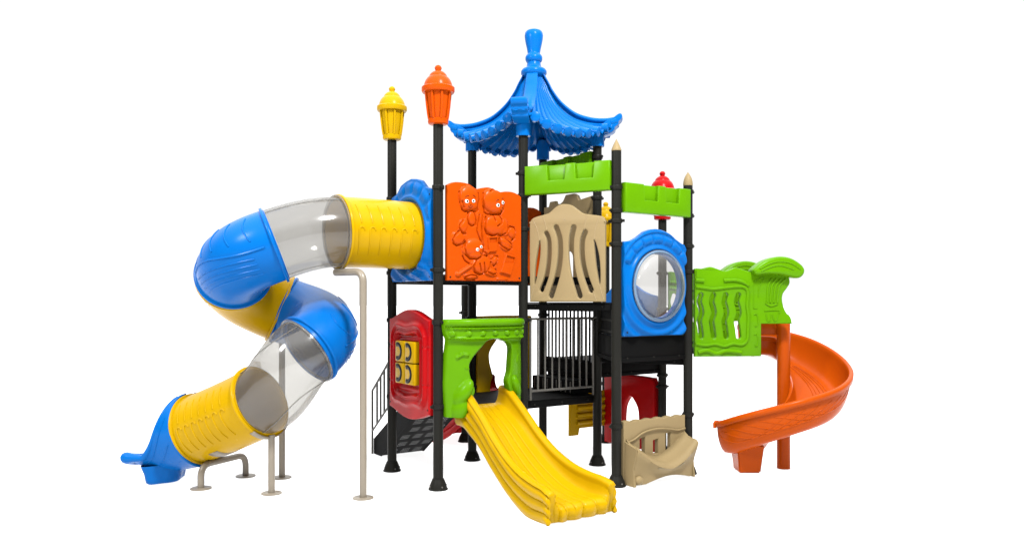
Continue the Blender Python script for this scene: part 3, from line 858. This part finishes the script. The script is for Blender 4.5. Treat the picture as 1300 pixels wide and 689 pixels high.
for i in range(NX+1):
    q = -1+2*i/NX; x = .60+.50*q
    wing = abs(q)**2
    D = .285-.035*q*q
    row = [(.60+.49*q, -.03, lip(q)+.075+.02*wing), (.60+.50*q, -.10, lip(q)+.035)]
    row += [(x*.6+.4*(.60+.50*q), -.18, lip(q)+.012), (x, -D+.05, lip(q)+.010), (x, -D+.012, lip(q)+.004), (x, -D, lip(q)-.025)]
    zb = .035+.06*max(0, cos((q-.1)*PI/2*1.3))
    for k in range(1, 8):
        f = k/7; zz = (lip(q)-.025)*(1-f)+zb*f
        row.append((.60+(x-.60)*(1-.03*f), -D+.05*sin(f*PI*.75)+.045*f, zz))
    row.append((.60+(x-.60)*.97, -D+.13, zb+.002))
    rows.append(row)
m = MB(); m.grid(rows)
se = m.build('seat', TAN, t, 60)
sol = se.modifiers.new('wall', 'SOLIDIFY'); sol.thickness = .018; sol.offset = -1
for xa, xb in ((.085, .115), (1.075, 1.098)):
    sd_ = [(.0, .012), (.0, .53), (-.09, .50), (-.245, .455), (-.25, .40), (-.19, .22), (-.20, .10), (-.215, .012)]
    m = MB(); n_ = len(sd_)
    m.add([(xa, a, b) for a, b in sd_]+[(xb, a, b) for a, b in sd_], [tuple(range(n_)), tuple(range(2*n_-1, n_-1, -1))]+[(k, (k+1) % n_, n_+(k+1) % n_, n_+k) for k in range(n_)])
    m.build('side_panel', TAN, t, 30)
m = MB(); m.ball((.165, -.205, .085), (.055, .045, .05)); m.build('foot', TAN, t)
m = MB(); m.tube(crom([(.40, -.283, .205), (.52, -.290, .195), (.62, -.293, .190)], 6), .006, 6); m.tube(crom([(.66, -.293, .190), (.75, -.287, .200), (.84, -.280, .222)], 6), .006, 6)
m.build('groove', plastic('tan_shade_groove', (.20, .17, .11)), se)

# ------------------------------------------------------------------ blue roof
cR = (P[4]+P[5])/2
t = thing('pagoda_roof', 'blue ribbed pagoda roof with upturned corners and a tall finial', 'roof', (cR.x, cR.y, 0), TH)
ridge = [(.11, 5.215), (.15, 5.14), (.21, 5.03), (.26, 4.93), (.38, 4.765), (.56, 4.615), (.75, 4.54), (.91, 4.515), (1.05, 4.52), (1.165, 4.555)]
def ridge_at(q):
    x = q*(len(ridge)-1); i = min(int(x), len(ridge)-2); f = x-i
    p0, p1, p2, p3 = ridge[max(i-1, 0)], ridge[i], ridge[i+1], ridge[min(i+2, len(ridge)-1)]
    return tuple(.5*((2*b)+(c-a)*f+(2*a-5*b+4*c-d)*f*f+(3*b-a-3*c+d)*f**3) for a, b, c, d in zip(p0, p1, p2, p3))
NR = 10
def roof_pt(s, q, off=0):
    r, z = ridge_at(q); hw_ = r/sqrt(2)
    sag = .30*q**2.2*(1-abs(s)**2.4)
    rib = abs(sin(PI*NR*(s+1)/2))**.7
    z = z-sag+rib*.050*(.2+.8*q)-off
    bulge = 0.03*q*(1-s*s)
    return (s*hw_, -(hw_+bulge-.02*q), z)
m = MB()
for side in range(4):
    M = Matrix.Rotation(side*PI/2, 3, 'Z'); F_ = []; B_ = []
    for i in range(NR*12+1):
        s = -1+2*i/(NR*12)
        F_.append([M @ Vector(roof_pt(s, k/36)) for k in range(37)])
        B_.append([M @ Vector(roof_pt(s, k/36, .028)) for k in range(37)])
    m.solid(F_, B_)
sh = m.build('roof_shell', BLU, t, 60)
m = MB()
for side in range(4):
    M = Matrix.Rotation(side*PI/2, 3, 'Z')
    for k in range(NR):
        s = -1+2*(k+.5)/NR
        x, y, z = roof_pt(s, 1.0); x2, y2, z2 = roof_pt(s, .93)
        d = (Vector((x, y, z))-Vector((x2, y2, z2))).normalized()
        a = Vector((x, y, z-.030))-d*.06; b = Vector((x, y, z-.030))+d*.014
        m.tube([M @ a, M @ b, M @ (b+d*.006)], [.062, .062, .05], 16)
m.build('tile_end', BLU, sh)
for side in range(4):
    a = PI/4+side*PI/2-PI/2
    d = Vector((cos(a), sin(a), 0)); w_ = Vector((-d.y, d.x, 0))
    m = MB(); rows = []
    for k in range(41):
        q = k/40*.985; r, z = ridge_at(q); hwid = .070+.030*q; hz = .030+.015*q
        c = d*r+Vector((0, 0, z+.012))
        rows.append([c+w_*hwid*cos(b)+Vector((0, 0, 1))*hz*sin(b) for b in [2*PI*j/14 for j in range(14)]])
    m.grid(rows, close_v=True)
    o = m.build('hip_ridge', BLU, t, 60)
    # scrolled end block
    m = MB(); rows = []
    prof = crom([(.95, 4.50, 0), (1.05, 4.545, 0), (1.12, 4.595, 0), (1.160, 4.605, 0), (1.178, 4.575, 0), (1.165, 4.53, 0), (1.135, 4.50, 0), (1.128, 4.465, 0), (1.085, 4.425, 0), (1.075, 4.39, 0), (1.02, 4.355, 0), (.92, 4.335, 0), (.88, 4.42, 0)], 5, True)
    ws = [-.100, -.098, -.090, .090, .098, .100]
    for wv, sk in zip(ws, (.93, .975, 1, 1, .975, .93)):
        rows.append([d*(1.09+(p.x-1.09)*sk)+w_*wv+Vector((0, 0, 4.46+(p.y-4.46)*sk)) for p in prof])
    m.grid(rows, close_v=True)
    n_ = len(prof); m.f.append(tuple(range(n_))); m.mi.append(0); m.f.append(tuple(range(5*n_, 6*n_))); m.mi.append(0)
    m.build('corner_scroll', BLU, o, 60)
    # socket over the post
    c = d*(S/sqrt(2))
    m = MB(); m.lathe([(.060, 4.195), (.088, 4.195), (.090, 4.21), (.088, 4.38), (.094, 4.43), (.10, 4.47)], (c.x, c.y, 0), 40, rfun=lambda a_, z_: 1+.03*abs(sin(a_*6)))
    m.build('post_socket', BLU, t, 50)
m = MB()
m.lathe([(.10, 5.13), (.13, 5.16), (.155, 5.175), (.172, 5.20), (.172, 5.235), (.155, 5.262), (.115, 5.275), (.100, 5.295), (.092, 5.33), (.090, 5.352), (.104, 5.365), (.114, 5.39), (.114, 5.425), (.102, 5.45), (.086, 5.462),
         (.084, 5.48), (.094, 5.54), (.108, 5.60), (.120, 5.665), (.124, 5.71), (.118, 5.75), (.100, 5.775), (.07, 5.788), (.03, 5.792), (.002, 5.793)], n=48)
m.build('finial', BLU, t, 50)

# ------------------------------------------------------------------ tube slide
stations = [  # x, y, z, heading (deg), slope, handle in, handle out
    (-1.178, 9.645, 2.950, 214.5, 0.0, 0, .33),
    (-1.995, 9.084, 2.947, 214.5, -.05, .33, .24),
    (-2.60, 8.82, 2.79, 197, -.38, .24, .30),
    (-3.20, 9.18, 2.46, 107, -.42, .34, .30),
    (-2.84, 9.86, 2.06, 17, -.42, .34, .32),
    (-2.31, 8.98, 1.60, 222, -.62, .46, .24),
    (-2.83, 9.05, 1.03, 157, -.45, .30, .36),
    (-3.73, 9.465, .64, 155, -.36, .36, .26),
]
secs = []
for a, b in zip(stations, stations[1:]):
    da = Vector((cos(rad(a[3])), sin(rad(a[3])), a[4])); db = Vector((cos(rad(b[3])), sin(rad(b[3])), b[4]))
    A0 = Vector(a[:3]); B0 = Vector(b[:3])
    secs.append(bez(A0, A0+da*a[6], B0-db*b[5], B0, 36))
# section 0 starts a little behind the entry panel
T_ = thing('tube_slide', 'long twisting tube slide of yellow, blue and clear sections at the left', 'slide', (-2.6, 9.2, 0))
INV = Matrix.Translation((2.6, -9.2, 0))
RT = .405
def frames(pts):
    out = []; n = len(pts)
    for i, p in enumerate(pts):
        T = (pts[min(i+1, n-1)]-pts[max(i-1, 0)]).normalized()
        lat = T.cross(Vector((0, 0, 1))).normalized(); up = lat.cross(T).normalized()
        out.append((INV @ p, lat, up, T))
    return out
def surf(fr_, s, a, r):
    x = s*(len(fr_)-1); i = min(int(x), len(fr_)-2); f = x-i
    p = fr_[i][0].lerp(fr_[i+1][0], f); lat = fr_[i][1].lerp(fr_[i+1][1], f).normalized(); up = fr_[i][2].lerp(fr_[i+1][2], f).normalized()
    return p+(lat*cos(a)+up*sin(a))*r
def tube_shell(fr_, r_out, r_in, n=72, ripple=None):
    m = MB(); ro = []; ri = []
    for i, (p, lat, up, T) in enumerate(fr_):
        q = i/(len(fr_)-1)
        ro.append([p+(lat*cos(a)+up*sin(a))*(r_out+(ripple(q, a) if ripple else 0)) for a in [2*PI*k/n for k in range(n)]])
        if r_in: ri.append([p+(lat*cos(a)+up*sin(a))*r_in for a in [2*PI*k/n for k in range(n)]])
    if r_in: m.grid(ro+ri[::-1], close_u=True, close_v=True)
    else: m.grid(ro, close_v=True)
    return m
def flange(fr_, i, r=.432, hw=.016, n=72):
    p, lat, up, T = fr_[i]; m = MB(); rows = []
    for dr, dt in ((-.05, -hw), (-.006, -hw), (0, -hw*.6), (0, hw*.6), (-.006, hw), (-.05, hw)):
        rows.append([p+T*dt+(lat*cos(a)+up*sin(a))*(r+dr) for a in [2*PI*k/n for k in range(n)]])
    m.grid(rows, close_u=True, close_v=True)
    return m
kinds = [('yellow_section', YEL), ('clear_section', CLR), ('blue_section', BLU), ('yellow_section', YEL), ('blue_section', BLU), ('clear_section', CLR), ('yellow_section', YEL)]
FR = []
for j, (pts, (nm, mat)) in enumerate(zip(secs, kinds)):
    f_ = frames(pts); FR.append(f_)
    if mat is CLR:
        o = tube_shell(f_, .397, None).build(nm, mat, T_, 60)
        m = MB()
        for a in (PI*.5+.5, -PI*.5-.45):
            m.tube([surf(f_, s/30, a, .400) for s in range(31)], .007, 6)
        m.build('seam_strip', CLR, o)
        m = MB()
        m = flange(f_, 0, .425, .012); m.v = m.v
        m.build('flange', CLR, o, 50)
    else:
        def rip(q, a, mat=mat):
            if mat is BLU: return .006*math.exp(-((a-2*PI*.17)/.05)**2)
            return 0
        o = tube_shell(f_, RT, RT-.014, ripple=rip).build(nm, mat, T_, 60)
        for e_ in (0, len(f_)-1):
            if j == 0 and e_ == 0: continue
            off = 1 if e_ == 0 else -1
            flange(f_, e_+off).build('flange', mat, o, 50)
        m = MB()
        if mat is YEL:
            n_ = 6 if j == 0 else 7
            for k in range(n_):
                s0 = .20+.66*k/(n_-1) if j != 3 else .15+.7*k/(n_-1); w_ = .034
                mid = PI+.02
                pts_ = []
                # finger shaped line: short left leg, round head, long right leg curling under
                for q in range(9): pts_.append((s0-w_*cos(PI*q/8), mid-.02+.09*sin(PI*q/8)*-1+.0))
                leg = [(s0+w_, mid+.0+q*.09) for q in range(1, 9)]
                path_ = [surf(f_, max(0, min(1, s_)), a_, RT+.001) for s_, a_ in pts_+[(s_-.03*(i_/8)**2, a_) for i_, (s_, a_) in enumerate(leg)]]
                m.tube(path_, .009, 8)
                path_ = [surf(f_, max(0, min(1, s0+.02*q/6)), mid-.22-q*.10, RT+.001) for q in range(7)]
                m.tube(path_, .007, 8)
        else:
            for k in range(5):
                s0 = .18+.66*k/4
                m.tube([surf(f_, s0+.03*sin(q/12*PI), PI*.95-q*.07, RT+.001) for q in range(13)], .008, 8)
            m.tube([surf(f_, .1+.8*q/24, PI*1.02+.06*sin(q/24*PI*2), RT+.001) for q in range(25)], .013, 8)
            for k in range(4):
                aa = PI*1.10+k*.16
                m.tube([surf(f_, .2+.65*q/24, aa, RT+.001) for q in range(25)], .008, 8)
        m.build('moulded_line', mat, o)

# blue exit trough: the tube opens into a deep scoop whose thick lip flares out level
p, lat, up, T = FR[-1][-1]
m = MB(); rows = []
NS, NA = 40, 60
flat = Vector((T.x, T.y, 0)).normalized(); side = T.cross(Vector((0, 0, 1))).normalized()
zv = Vector((0, 0, 1))
zbot0 = p.z-RT                      # floor of the scoop where the tube ends
for i in range(NS+1):
    q = i/NS
    c_ = p-T*.03+flat*(.75*q)
    e_ = min(1, q/.62); e_ = e_*e_*(3-2*e_)
    W = RT+.012+.03*q+.10*max(0, q-.6)**1.2            # half width
    top = (p.z+RT+.008)*(1-e_)+(.335)*e_               # height of the side rims
    bot = (p.z-RT-.012)*(1-e_)+.12*e_+.13*max(0, (q-.66)/.34)**1.5
    half = math.acos(max(-.992, min(.97, 1-(top-bot)/W)))
    lat_k = 1/sin(half) if half < PI/2 else 1
    tl = -T.z/math.hypot(T.x, T.y)*max(0, 1-q/.5)
    row = []
    for k in range(NA+1):
        f = -1+2*k/NA; a = f*half
        z = bot+W*(1-cos(a))
        row.append(c_+side*W*lat_k*sin(a)+zv*(z-c_.z)+flat*((z-p.z)*tl-.09*max(0, (q-.55)/.45)*abs(f)**2.2+.012*cos(f*PI*3)*q*q))
    rows.append([tuple(x) for x in row])
m.grid(rows)
ex = m.build('exit_trough', BLU, T_, 60)
sol = ex.modifiers.new('wall', 'SOLIDIFY'); sol.thickness = .03; sol.offset = 0
m = MB()
rim = [rows[i][0] for i in range(3, NS+1)]+rows[-1][1:]+[rows[i][NA] for i in range(NS-1, 2, -1)]
nr_ = NS-2
m.tube(rim, [.022+.048*min(1, (min(k, len(rim)-1-k)/nr_))**2 for k in range(len(rim))], 12)
m.build('rolled_lip', BLU, ex)
m = MB()
for aa in (.25, .5, .75):
    k = int(NA*aa*.5)
    m.tube([Vector(rows[i][k])-side*.016 for i in range(4, NS-6)], .008, 8)
m.build('moulded_line', BLU, ex)
c0 = p+flat*.41-side*.10; m = MB(); rws = []
for zz, k_ in ((.012, .80), (.03, .90), (.08, .95), (.14, 1.0), (.20, 1.1), (.24, 1.15)):
    rw = []
    for k in range(48):
        a = 2*PI*k/48; rr = (.20+.022*cos(4*a))*k_
        pp = c0+flat*rr*cos(a)*.85+side*rr*1.35*sin(a); rw.append((pp.x, pp.y, zz))
    rws.append(rw)
m.grid(rws, close_v=True); m.f.append(tuple(range(48))); m.mi.append(0)
m.build('trough_foot', BLU, ex, 60)

# steel supports
def disc(m, x, y, r=.115): m.lathe([(r, .0), (r, .010), (r-.006, .014), (.02, .015)], (x, y, 0), 36)
GS = 'steel supports of the tube slide'
def arcbend(a, c, b, n=8):
    a, c, b = map(Vector, (a, c, b)); return [a*(1-t)**2+c*2*t*(1-t)+b*t*t for t in [k/n for k in range(n+1)]]
t = thing('tube_support', 'tall beige steel support under the clear upper section', 'support', (-1.625, 8.74, 0), 0, GS)
m = MB(); dx, dy = -.37, .31
m.tube([(0, 0, .01), (0, 0, 2.36)]+arcbend((0, 0, 2.36), (0, 0, 2.485), (dx*.28, dy*.28, 2.487), 10)[1:]+[(dx, dy, 2.49)], .040, 20); m.build('pole', LEG, t)
m = MB(); disc(m, 0, 0); m.build('foot_plate', LEG, t)
t = thing('tube_support', 'short beige steel support before the clear lower section', 'support', (-2.695, 8.95, 0), 0, GS)
m = MB(); m.tube([(0, 0, .01), (0, 0, .66)], .038, 20); m.build('pole', LEG, t)
m = MB(); disc(m, 0, 0); m.build('foot_plate', LEG, t)
p5 = FR[6][1]
m = MB(); rows = []
for dt in (-.03, .03):
    rows.append([p5[0]-INV.translation*0+p5[3]*dt+(p5[1]*cos(a)+p5[2]*sin(a))*.440 for a in [PI*1.27+PI*.46*k/24 for k in range(25)]])
off = Vector((-2.6, 9.2, 0))-Vector((-2.695, 8.95, 0))
rows = [[tuple(x+off) for x in r] for r in rows]
m.grid(rows); sd = m.build('saddle', LEG, t); so = sd.modifiers.new('wall', 'SOLIDIFY'); so.thickness = .012; so.offset = 1
t = thing('tube_support', 'beige steel support standing behind the clear lower section', 'support', (-2.806, 9.745, 0), 0, GS)
m = MB(); m.tube([(0, 0, .01), (0, 0, 1.625), (-.02, .07, 1.69)], .038, 20); m.build('pole', LEG, t)
m = MB(); disc(m, 0, 0); m.build('foot_plate', LEG, t)
A0, B0 = Vector((-3.58, 9.18, 0)), Vector((-3.28, 9.83, 0)); mid = (A0+B0)/2
t = thing('tube_support', 'low beige hoop support under the yellow end section', 'support', mid, 0, GS)
a, b = A0-mid, B0-mid
zz = .27
m = MB(); m.tube([a+Vector((0, 0, .01))]+[a+Vector((0, 0, .12))]+arcbend(a+Vector((0, 0, .12)), a+Vector((0, 0, zz)), a*.62+Vector((0, 0, zz)), 10)[1:]+arcbend(b*.62+Vector((0, 0, zz)), b+Vector((0, 0, zz)), b+Vector((0, 0, .12)), 10)+[b+Vector((0, 0, .01))], .038, 20)
m.build('hoop', LEG, t)
m = MB(); disc(m, a.x, a.y, .12); m.build('foot_plate', LEG, t)
m = MB(); disc(m, b.x, b.y, .12); m.build('foot_plate', LEG, t)
p5 = FR[6][24]; off = Vector((-2.6, 9.2, 0))-mid
m = MB(); rows = []
for dt in (-.06, .06):
    rows.append([tuple(p5[0]+off+p5[3]*dt+(p5[1]*cos(a_)+p5[2]*sin(a_))*.412 for a_ in [PI*1.22+PI*.56*k/24 for k in range(25)])])
rows = [[tuple(p5[0]+off+p5[3]*dt+(p5[1]*cos(a_)+p5[2]*sin(a_))*.412) for a_ in [PI*1.33+PI*.36*k/24 for k in range(25)]] for dt in (-.07, .07)]
m.grid(rows); sd = m.build('saddle', LEG, t); so = sd.modifiers.new('wall', 'SOLIDIFY'); so.thickness = .02; so.offset = 1

# ------------------------------------------------------------------ stairs at the left
fr = Frame(P[1], P[3])
ex_ = .60
t = fr.thing('deck_stairs', 'black perforated steel stairs with a slanted handrail at the left', 'stairs')
W0, W1 = ex_-.33, ex_+.33
n_ = 5; LEN = 1.12; H0 = .93
for k in range(n_):
    y0 = LEN-(k+1)*LEN/n_; z1 = (k+1)*H0/(n_)-.0
    if k == n_-1: z1 = H0-.004
    m = MB(); m.box(W0+.02, W1-.02, y0, y0+LEN/n_, z1-.03, z1, .004); tr = m.build('tread', DKM, t)
    m = MB(); m.box(W0+.02, W1-.02, y0+LEN/n_-.012, y0+LEN/n_, z1-H0/n_, z1-.031, .002); ri = m.build('riser', DKM, t)
m = MB()
y_a, z_a, y_b, z_b = LEN-.20, .015, -.02, H0-.30+.017
m.add([(W0+.014, y_a, z_a), (W1, y_a, z_a), (W1, y_b, z_b), (W0+.014, y_b, z_b), (W0+.014, y_a+.012, z_a+.012), (W1, y_a+.012, z_a+.012), (W1, y_b+.012, z_b+.012), (W0+.014, y_b+.012, z_b+.012)],
      [(0, 1, 2, 3), (4, 7, 6, 5), (0, 4, 5, 1), (1, 5, 6, 2), (2, 6, 7, 3), (3, 7, 4, 0)])
so_ = m.build('soffit', DKM, t)
nn = Vector((0, z_a-z_b, y_b-y_a)).normalized(); nn = nn if nn.z < 0 else -nn
for row in range(5):
    for gx in range(3):
        h = MB()
        for ix in range(4):
            for iz in range(3):
                f = (row+.25+iz*.20)/5; x = W0+.10+gx*.19+(row % 2)*.05+ix*.032
                c = Vector((x, y_a+(y_b-y_a)*f, z_a+(z_b-z_a)*f))+nn*.002
                e1 = Vector((.0068, 0, 0)); e2 = Vector((0, y_b-y_a, z_b-z_a)).normalized()*.0068
                h.add([c-e1-e2, c+e1-e2, c+e1+e2, c-e1+e2], [(0, 1, 2, 3)])
        h.build('perforation', HOLE, so_, 0)
for x in (W0, W1):
    m = MB()
    b = bmesh.new()
    q = [(x, LEN+.02, 0.01), (x, LEN+.02, .22), (x, .0, H0+.02), (x, .0, H0-.30), (x, LEN-.22, .01)]
    vs = [b.verts.new(v) for v in q]; f = b.faces.new(vs)
    r_ = bmesh.ops.extrude_face_region(b, geom=[f]); bmesh.ops.translate(b, verts=[v for v in r_['geom'] if isinstance(v, bmesh.types.BMVert)], vec=(.014, 0, 0))
    m.bm(b); m.build('stringer', DKM, t)
m = MB()
x = W0-.02
m.tube([(x, LEN+.02, .01), (x, LEN+.02, .90)], .016, 12); m.build('handrail_post', RAIL, t)
m = MB(); m.tube([(x, LEN+.02, .90), (x, LEN-.05, .955), (x, .06, 1.80)], .016, 12); m.build('top_rail', RAIL, t)
m = MB(); m.tube([(x, LEN+.02, .33), (x, .06, 1.17)], .014, 12); m.build('bottom_rail', RAIL, t)
for k in range(1, 9):
    y = LEN-.02-k*.115; zl = .33+(LEN+.02-y)/(LEN-.04)*.84; zh = .955+(LEN-.05-y)/(LEN-.11)*.845
    m = MB(); m.tube([(x, y, zl), (x, y, zh)], .015, 10); m.build('baluster', RAIL, t)

# ------------------------------------------------------------------ green slide barriers and spiral slide
f89 = Frame(P[8], P[8]+Vector((.9969, .0785, 0)))
def barrier(label, dy):
    t = thing('slide_barrier', label, 'barrier', f89.o+f89.Y*dy, f89.rz, 'green barriers beside the spiral slide')
    A = lambda X, Y: f89.at(870+X*.2033, 320+Y*.2033, -.03)
    left = .07
    topl = crom([(*A(50, 108), 0), (*A(90, 106), 0), (*A(150, 92), 0), (*A(195, 104), 0), (*A(240, 118), 0), (*A(275, 108), 0), (*A(310, 97), 0), (*A(360, 110), 0), (*A(412, 128), 0)], 6)
    right = crom([(*A(640, 140), 0), (*A(648, 190), 0), (*A(630, 225), 0), (*A(605, 262), 0), (*A(602, 310), 0), (*A(622, 370), 0), (*A(655, 410), 0), (*A(662, 446), 0)], 6)
    zb = A(400, 650)[1]
    outer = [(left, zb), (A(470, 650)[0], zb), A(470, 447)]+[(p.x, p.y) for p in reversed(right)]+[(p.x, p.y) for p in reversed(topl)]
    outer[-1] = (left, outer[-1][1])
    sl = []
    for cx in (88, 166, 244, 322):
        c = crom([(*A(cx+6, 268), 0), (*A(cx-4, 310), 0), (*A(cx+6, 350), 0), (*A(cx+10, 385), 0), (*A(cx-4, 430), 0), (*A(cx+2, 475), 0), (*A(cx+8, 525), 0)], 6)
        sl.append(stadium([(p.x, p.y) for p in c], 16*.2033/100))
    m = plate(outer, sl, .075, .014, -.02)
    sh = m.build('shell', GRN, t, 40)
    m = MB(); yy = -.058
    def bead(pts, r): m.tube([(p.x, yy, p.y) for p in crom([(*A(*q), 0) for q in pts], 6)], r, 10)
    bead([(60, 215), (110, 222), (170, 230), (240, 222), (320, 214), (368, 222), (385, 260), (380, 330), (388, 400), (385, 480), (380, 545), (350, 575), (290, 570), (240, 585), (180, 572), (120, 580), (60, 570)], .022)
    bead([(60, 175), (112, 180)], .026); bead([(235, 178), (300, 175), (350, 185), (390, 208)], .024)
    bead([(75, 625), (130, 612), (190, 632), (250, 615), (345, 625)], .030)
    m.build('moulded_bead', GRN, sh)
    m = MB()
    bead([(420, 345), (420, 230), (425, 185), (460, 165), (490, 155)], .006); bead([(420, 350), (445, 350)], .008); bead([(450, 280), (455, 220), (485, 165)], .006)
    bead([(425, 390), (440, 385), (448, 420), (445, 455), (430, 460)], .009); bead([(425, 515), (440, 510), (448, 545), (445, 580), (430, 585)], .009)
    bead([(488, 365), (575, 362), (582, 380)], .010); bead([(500, 385), (505, 425), (525, 425), (528, 390)], .008); bead([(540, 390), (548, 425), (562, 425), (572, 390)], .008)
    for k in range(4):
        x_ = 500+k*24; bead([(x_+34+k*6, 165), (x_+12, 210), (x_+6-k*2, 265), (x_+4-k*3, 315)], .013)
    bead([(495, 318), (530, 335), (568, 322)], .014)
    m.build('moulded_line', GRN, sh)
    # leaf shaped visor
    vo = crom([(*A(*q), 0) for q in [(408, 108), (440, 78), (490, 48), (560, 30), (630, 38), (685, 68), (715, 100), (718, 130), (700, 156), (668, 164), (610, 152), (550, 142), (480, 140), (425, 146), (406, 126)]], 5, True)
    m = plate([(p.x, p.y) for p in vo], (), .23, .035, -.05)
    for q0 in ([(440, 105), (500, 75), (560, 62), (630, 72), (690, 108)], [(450, 120), (520, 92), (580, 88), (650, 112)]):
        q_ = crom([(*A(*q), 0) for q in q0], 6); m.tube([(p.x, -.164, p.y) for p in q_], .010, 8)
    m.build('visor', GRN, t, 40)
    return t
barrier('near lime green barrier with four wavy slots beside the spiral slide', 0)
barrier('far lime green barrier whose leaf shaped visor peeks over the near one', 1.17)

pole = Vector((3.53, 10.30, 0))
t = thing('spiral_slide', 'orange spiral slide curling round an orange centre pole', 'slide', pole)
MB().lathe([(.083, .0), (.083, 1.90)], n=36).build('centre_pole', ORS, t)
MB().lathe([(.088, 1.895), (.09, 1.91), (.085, 1.95), (.065, 1.985), (.03, 2.0), (.002, 2.003)], n=32).build('pole_cap', GRN, t)
# centre line of the chute, relative to the pole
RC = .48
line = []
for k in range(13): line.append(Vector((-.34+.30*k/12, RC+.02, 0)))
NSP = 84; ANG = [None]*13
for k in range(1, NSP+1):
    a = rad(90-256*k/NSP); line.append(Vector((RC*cos(a)-.04-.05*k/NSP, RC*sin(a)+.02*(1-k/NSP), 0))); ANG.append(90-256*k/NSP)
acc = [0]
for a, b in zip(line, line[1:]): acc.append(acc[-1]+(b-a).length)
tot = acc[-1]
zk = [(90, 1.46), (45, 1.30), (0, 1.02), (-45, .80), (-90, .645), (-130, .46), (-166, .255)]
def zat(a_):
    if a_ is None: return 1.47
    for (a, za), (b, zb_) in zip(zk, zk[1:]):
        if a_ >= b: f = (a-a_)/(a-b); return za+(zb_-za)*f
    return zk[-1][1]
zs = [zat(a_) for a_ in ANG]
for _ in range(3): zs = [sum(zs[max(0, i-3):i+4])/len(zs[max(0, i-3):i+4]) for i in range(len(zs))]
rows = []
nL = len(line)
for i, c in enumerate(line):
    q = acc[i]/tot
    Tn = (line[min(i+1, nL-1)]-line[max(i-1, 0)]).normalized(); la = Vector((Tn.y, -Tn.x, 0))   # right hand = inner side
    z = zs[i]-.05*min(1, max(0, (q-.12)*6)); out_w = .37; in_w = .31
    ho = .36+.05*min(1, max(0, (q-.12)*6))-.03*max(0, (q-.92)/.08)**2; hi = .22
    row = []
    # outer rim (rolled) down the outer wall, across the bed and up the inner wall
    for k in range(7):
        a = -PI*.15+PI*1.15*k/6; row.append((-out_w-.025-.035*cos(PI-a)*-1*-1, ho-.02+.03*sin(a)))
    row = [(-out_w-.045, ho-.075), (-out_w-.048, ho-.02), (-out_w-.030, ho+.004), (-out_w-.002, ho+.004), (-out_w+.012, ho-.02)]
    for k in range(1, 9): f = k/8; row.append((-out_w+.012+.10*f**2.2, (ho-.02)*(1-f)**1.25+.008))
    for k in range(1, 10): f = k/10; row.append((-out_w+.112+(out_w+in_w-.18)*f, .006*cos(f*PI*6)*min(1, q*6)-.012*sin(f*PI)))
    for k in range(0, 8): f = k/7; row.append((in_w-.068+.06*f**.6, hi*f**1.7+.004))
    row += [(in_w+.012, hi+.012), (in_w+.03, hi), (in_w+.032, hi-.05)]
    rows.append([tuple(Vector((c.x, c.y, z))+la*a_+Vector((0, 0, b_))) for a_, b_ in row])
m = MB(); m.grid(rows)
ch = m.build('chute', ORS, t, 60)
sol = ch.modifiers.new('wall', 'SOLIDIFY'); sol.thickness = .022; sol.offset = -1
# rounded outlet lip
lp = rows[-1]
m = MB(); m.tube(lp, .020, 10); m.build('outlet_lip', ORS, ch)
# outer relief
m = MB()
for k in range(7):
    i0 = 50+k*4; pts_ = []
    for j_ in range(13):
        i = min(nL-2, i0+j_*2); q = j_/12
        rr = [Vector(x_) for x_ in rows[i][4:13]]; f = (.22+.55*sin(q*PI)**1.2*(.55+.06*k))*8
        b_ = int(f); pt = rr[b_].lerp(rr[min(8, b_+1)], f-b_)
        Tn = (line[i+1]-line[i-1]).normalized(); la = Vector((Tn.y, -Tn.x, 0))
        pts_.append(pt-la*.020-Vector((0, 0, .014)))
    m.tube(pts_, .007, 8)
for k in range(5):
    m.tube([Vector(rows[i][14+k])+Vector((0, 0, .004)) for i in range(24, 52)], .006, 6)
m.build('moulded_line', ORS, ch)
# outlet leg
L0 = line[-4]; m = MB()
b = bmesh.new(); bmesh.ops.create_cube(b, size=1)
for v in b.verts:
    up_ = v.co.z > 0; k = 1.12 if up_ else .86
    v.co = Vector((L0.x+v.co.x*.31*k, L0.y+v.co.y*.31*k, .36 if up_ else .006))
bmesh.ops.bevel(b, geom=b.edges[:], offset=.015, segments=2, affect='EDGES')
m.bm(b); m.build('outlet_foot', ORS, t)
# entry frame between the barriers
m = MB(); m.box(-.64, -.56, -.03, 1.0, 1.44, 1.86, .012); m.build('entry_side', ORS, t) if False else None
m = MB()
m.box(-.42, -.03, .02, .09, 1.72, 1.89, .02); m.box(-.42, -.35, .02, .09, 1.44, 1.75, .02)
m.build('entry_frame', ORS, t)
m = MB(); m.box(-1.30, -.44, .06, 1.06, 1.475, 1.52, .008); m.build('entry_floor', DKM, t)
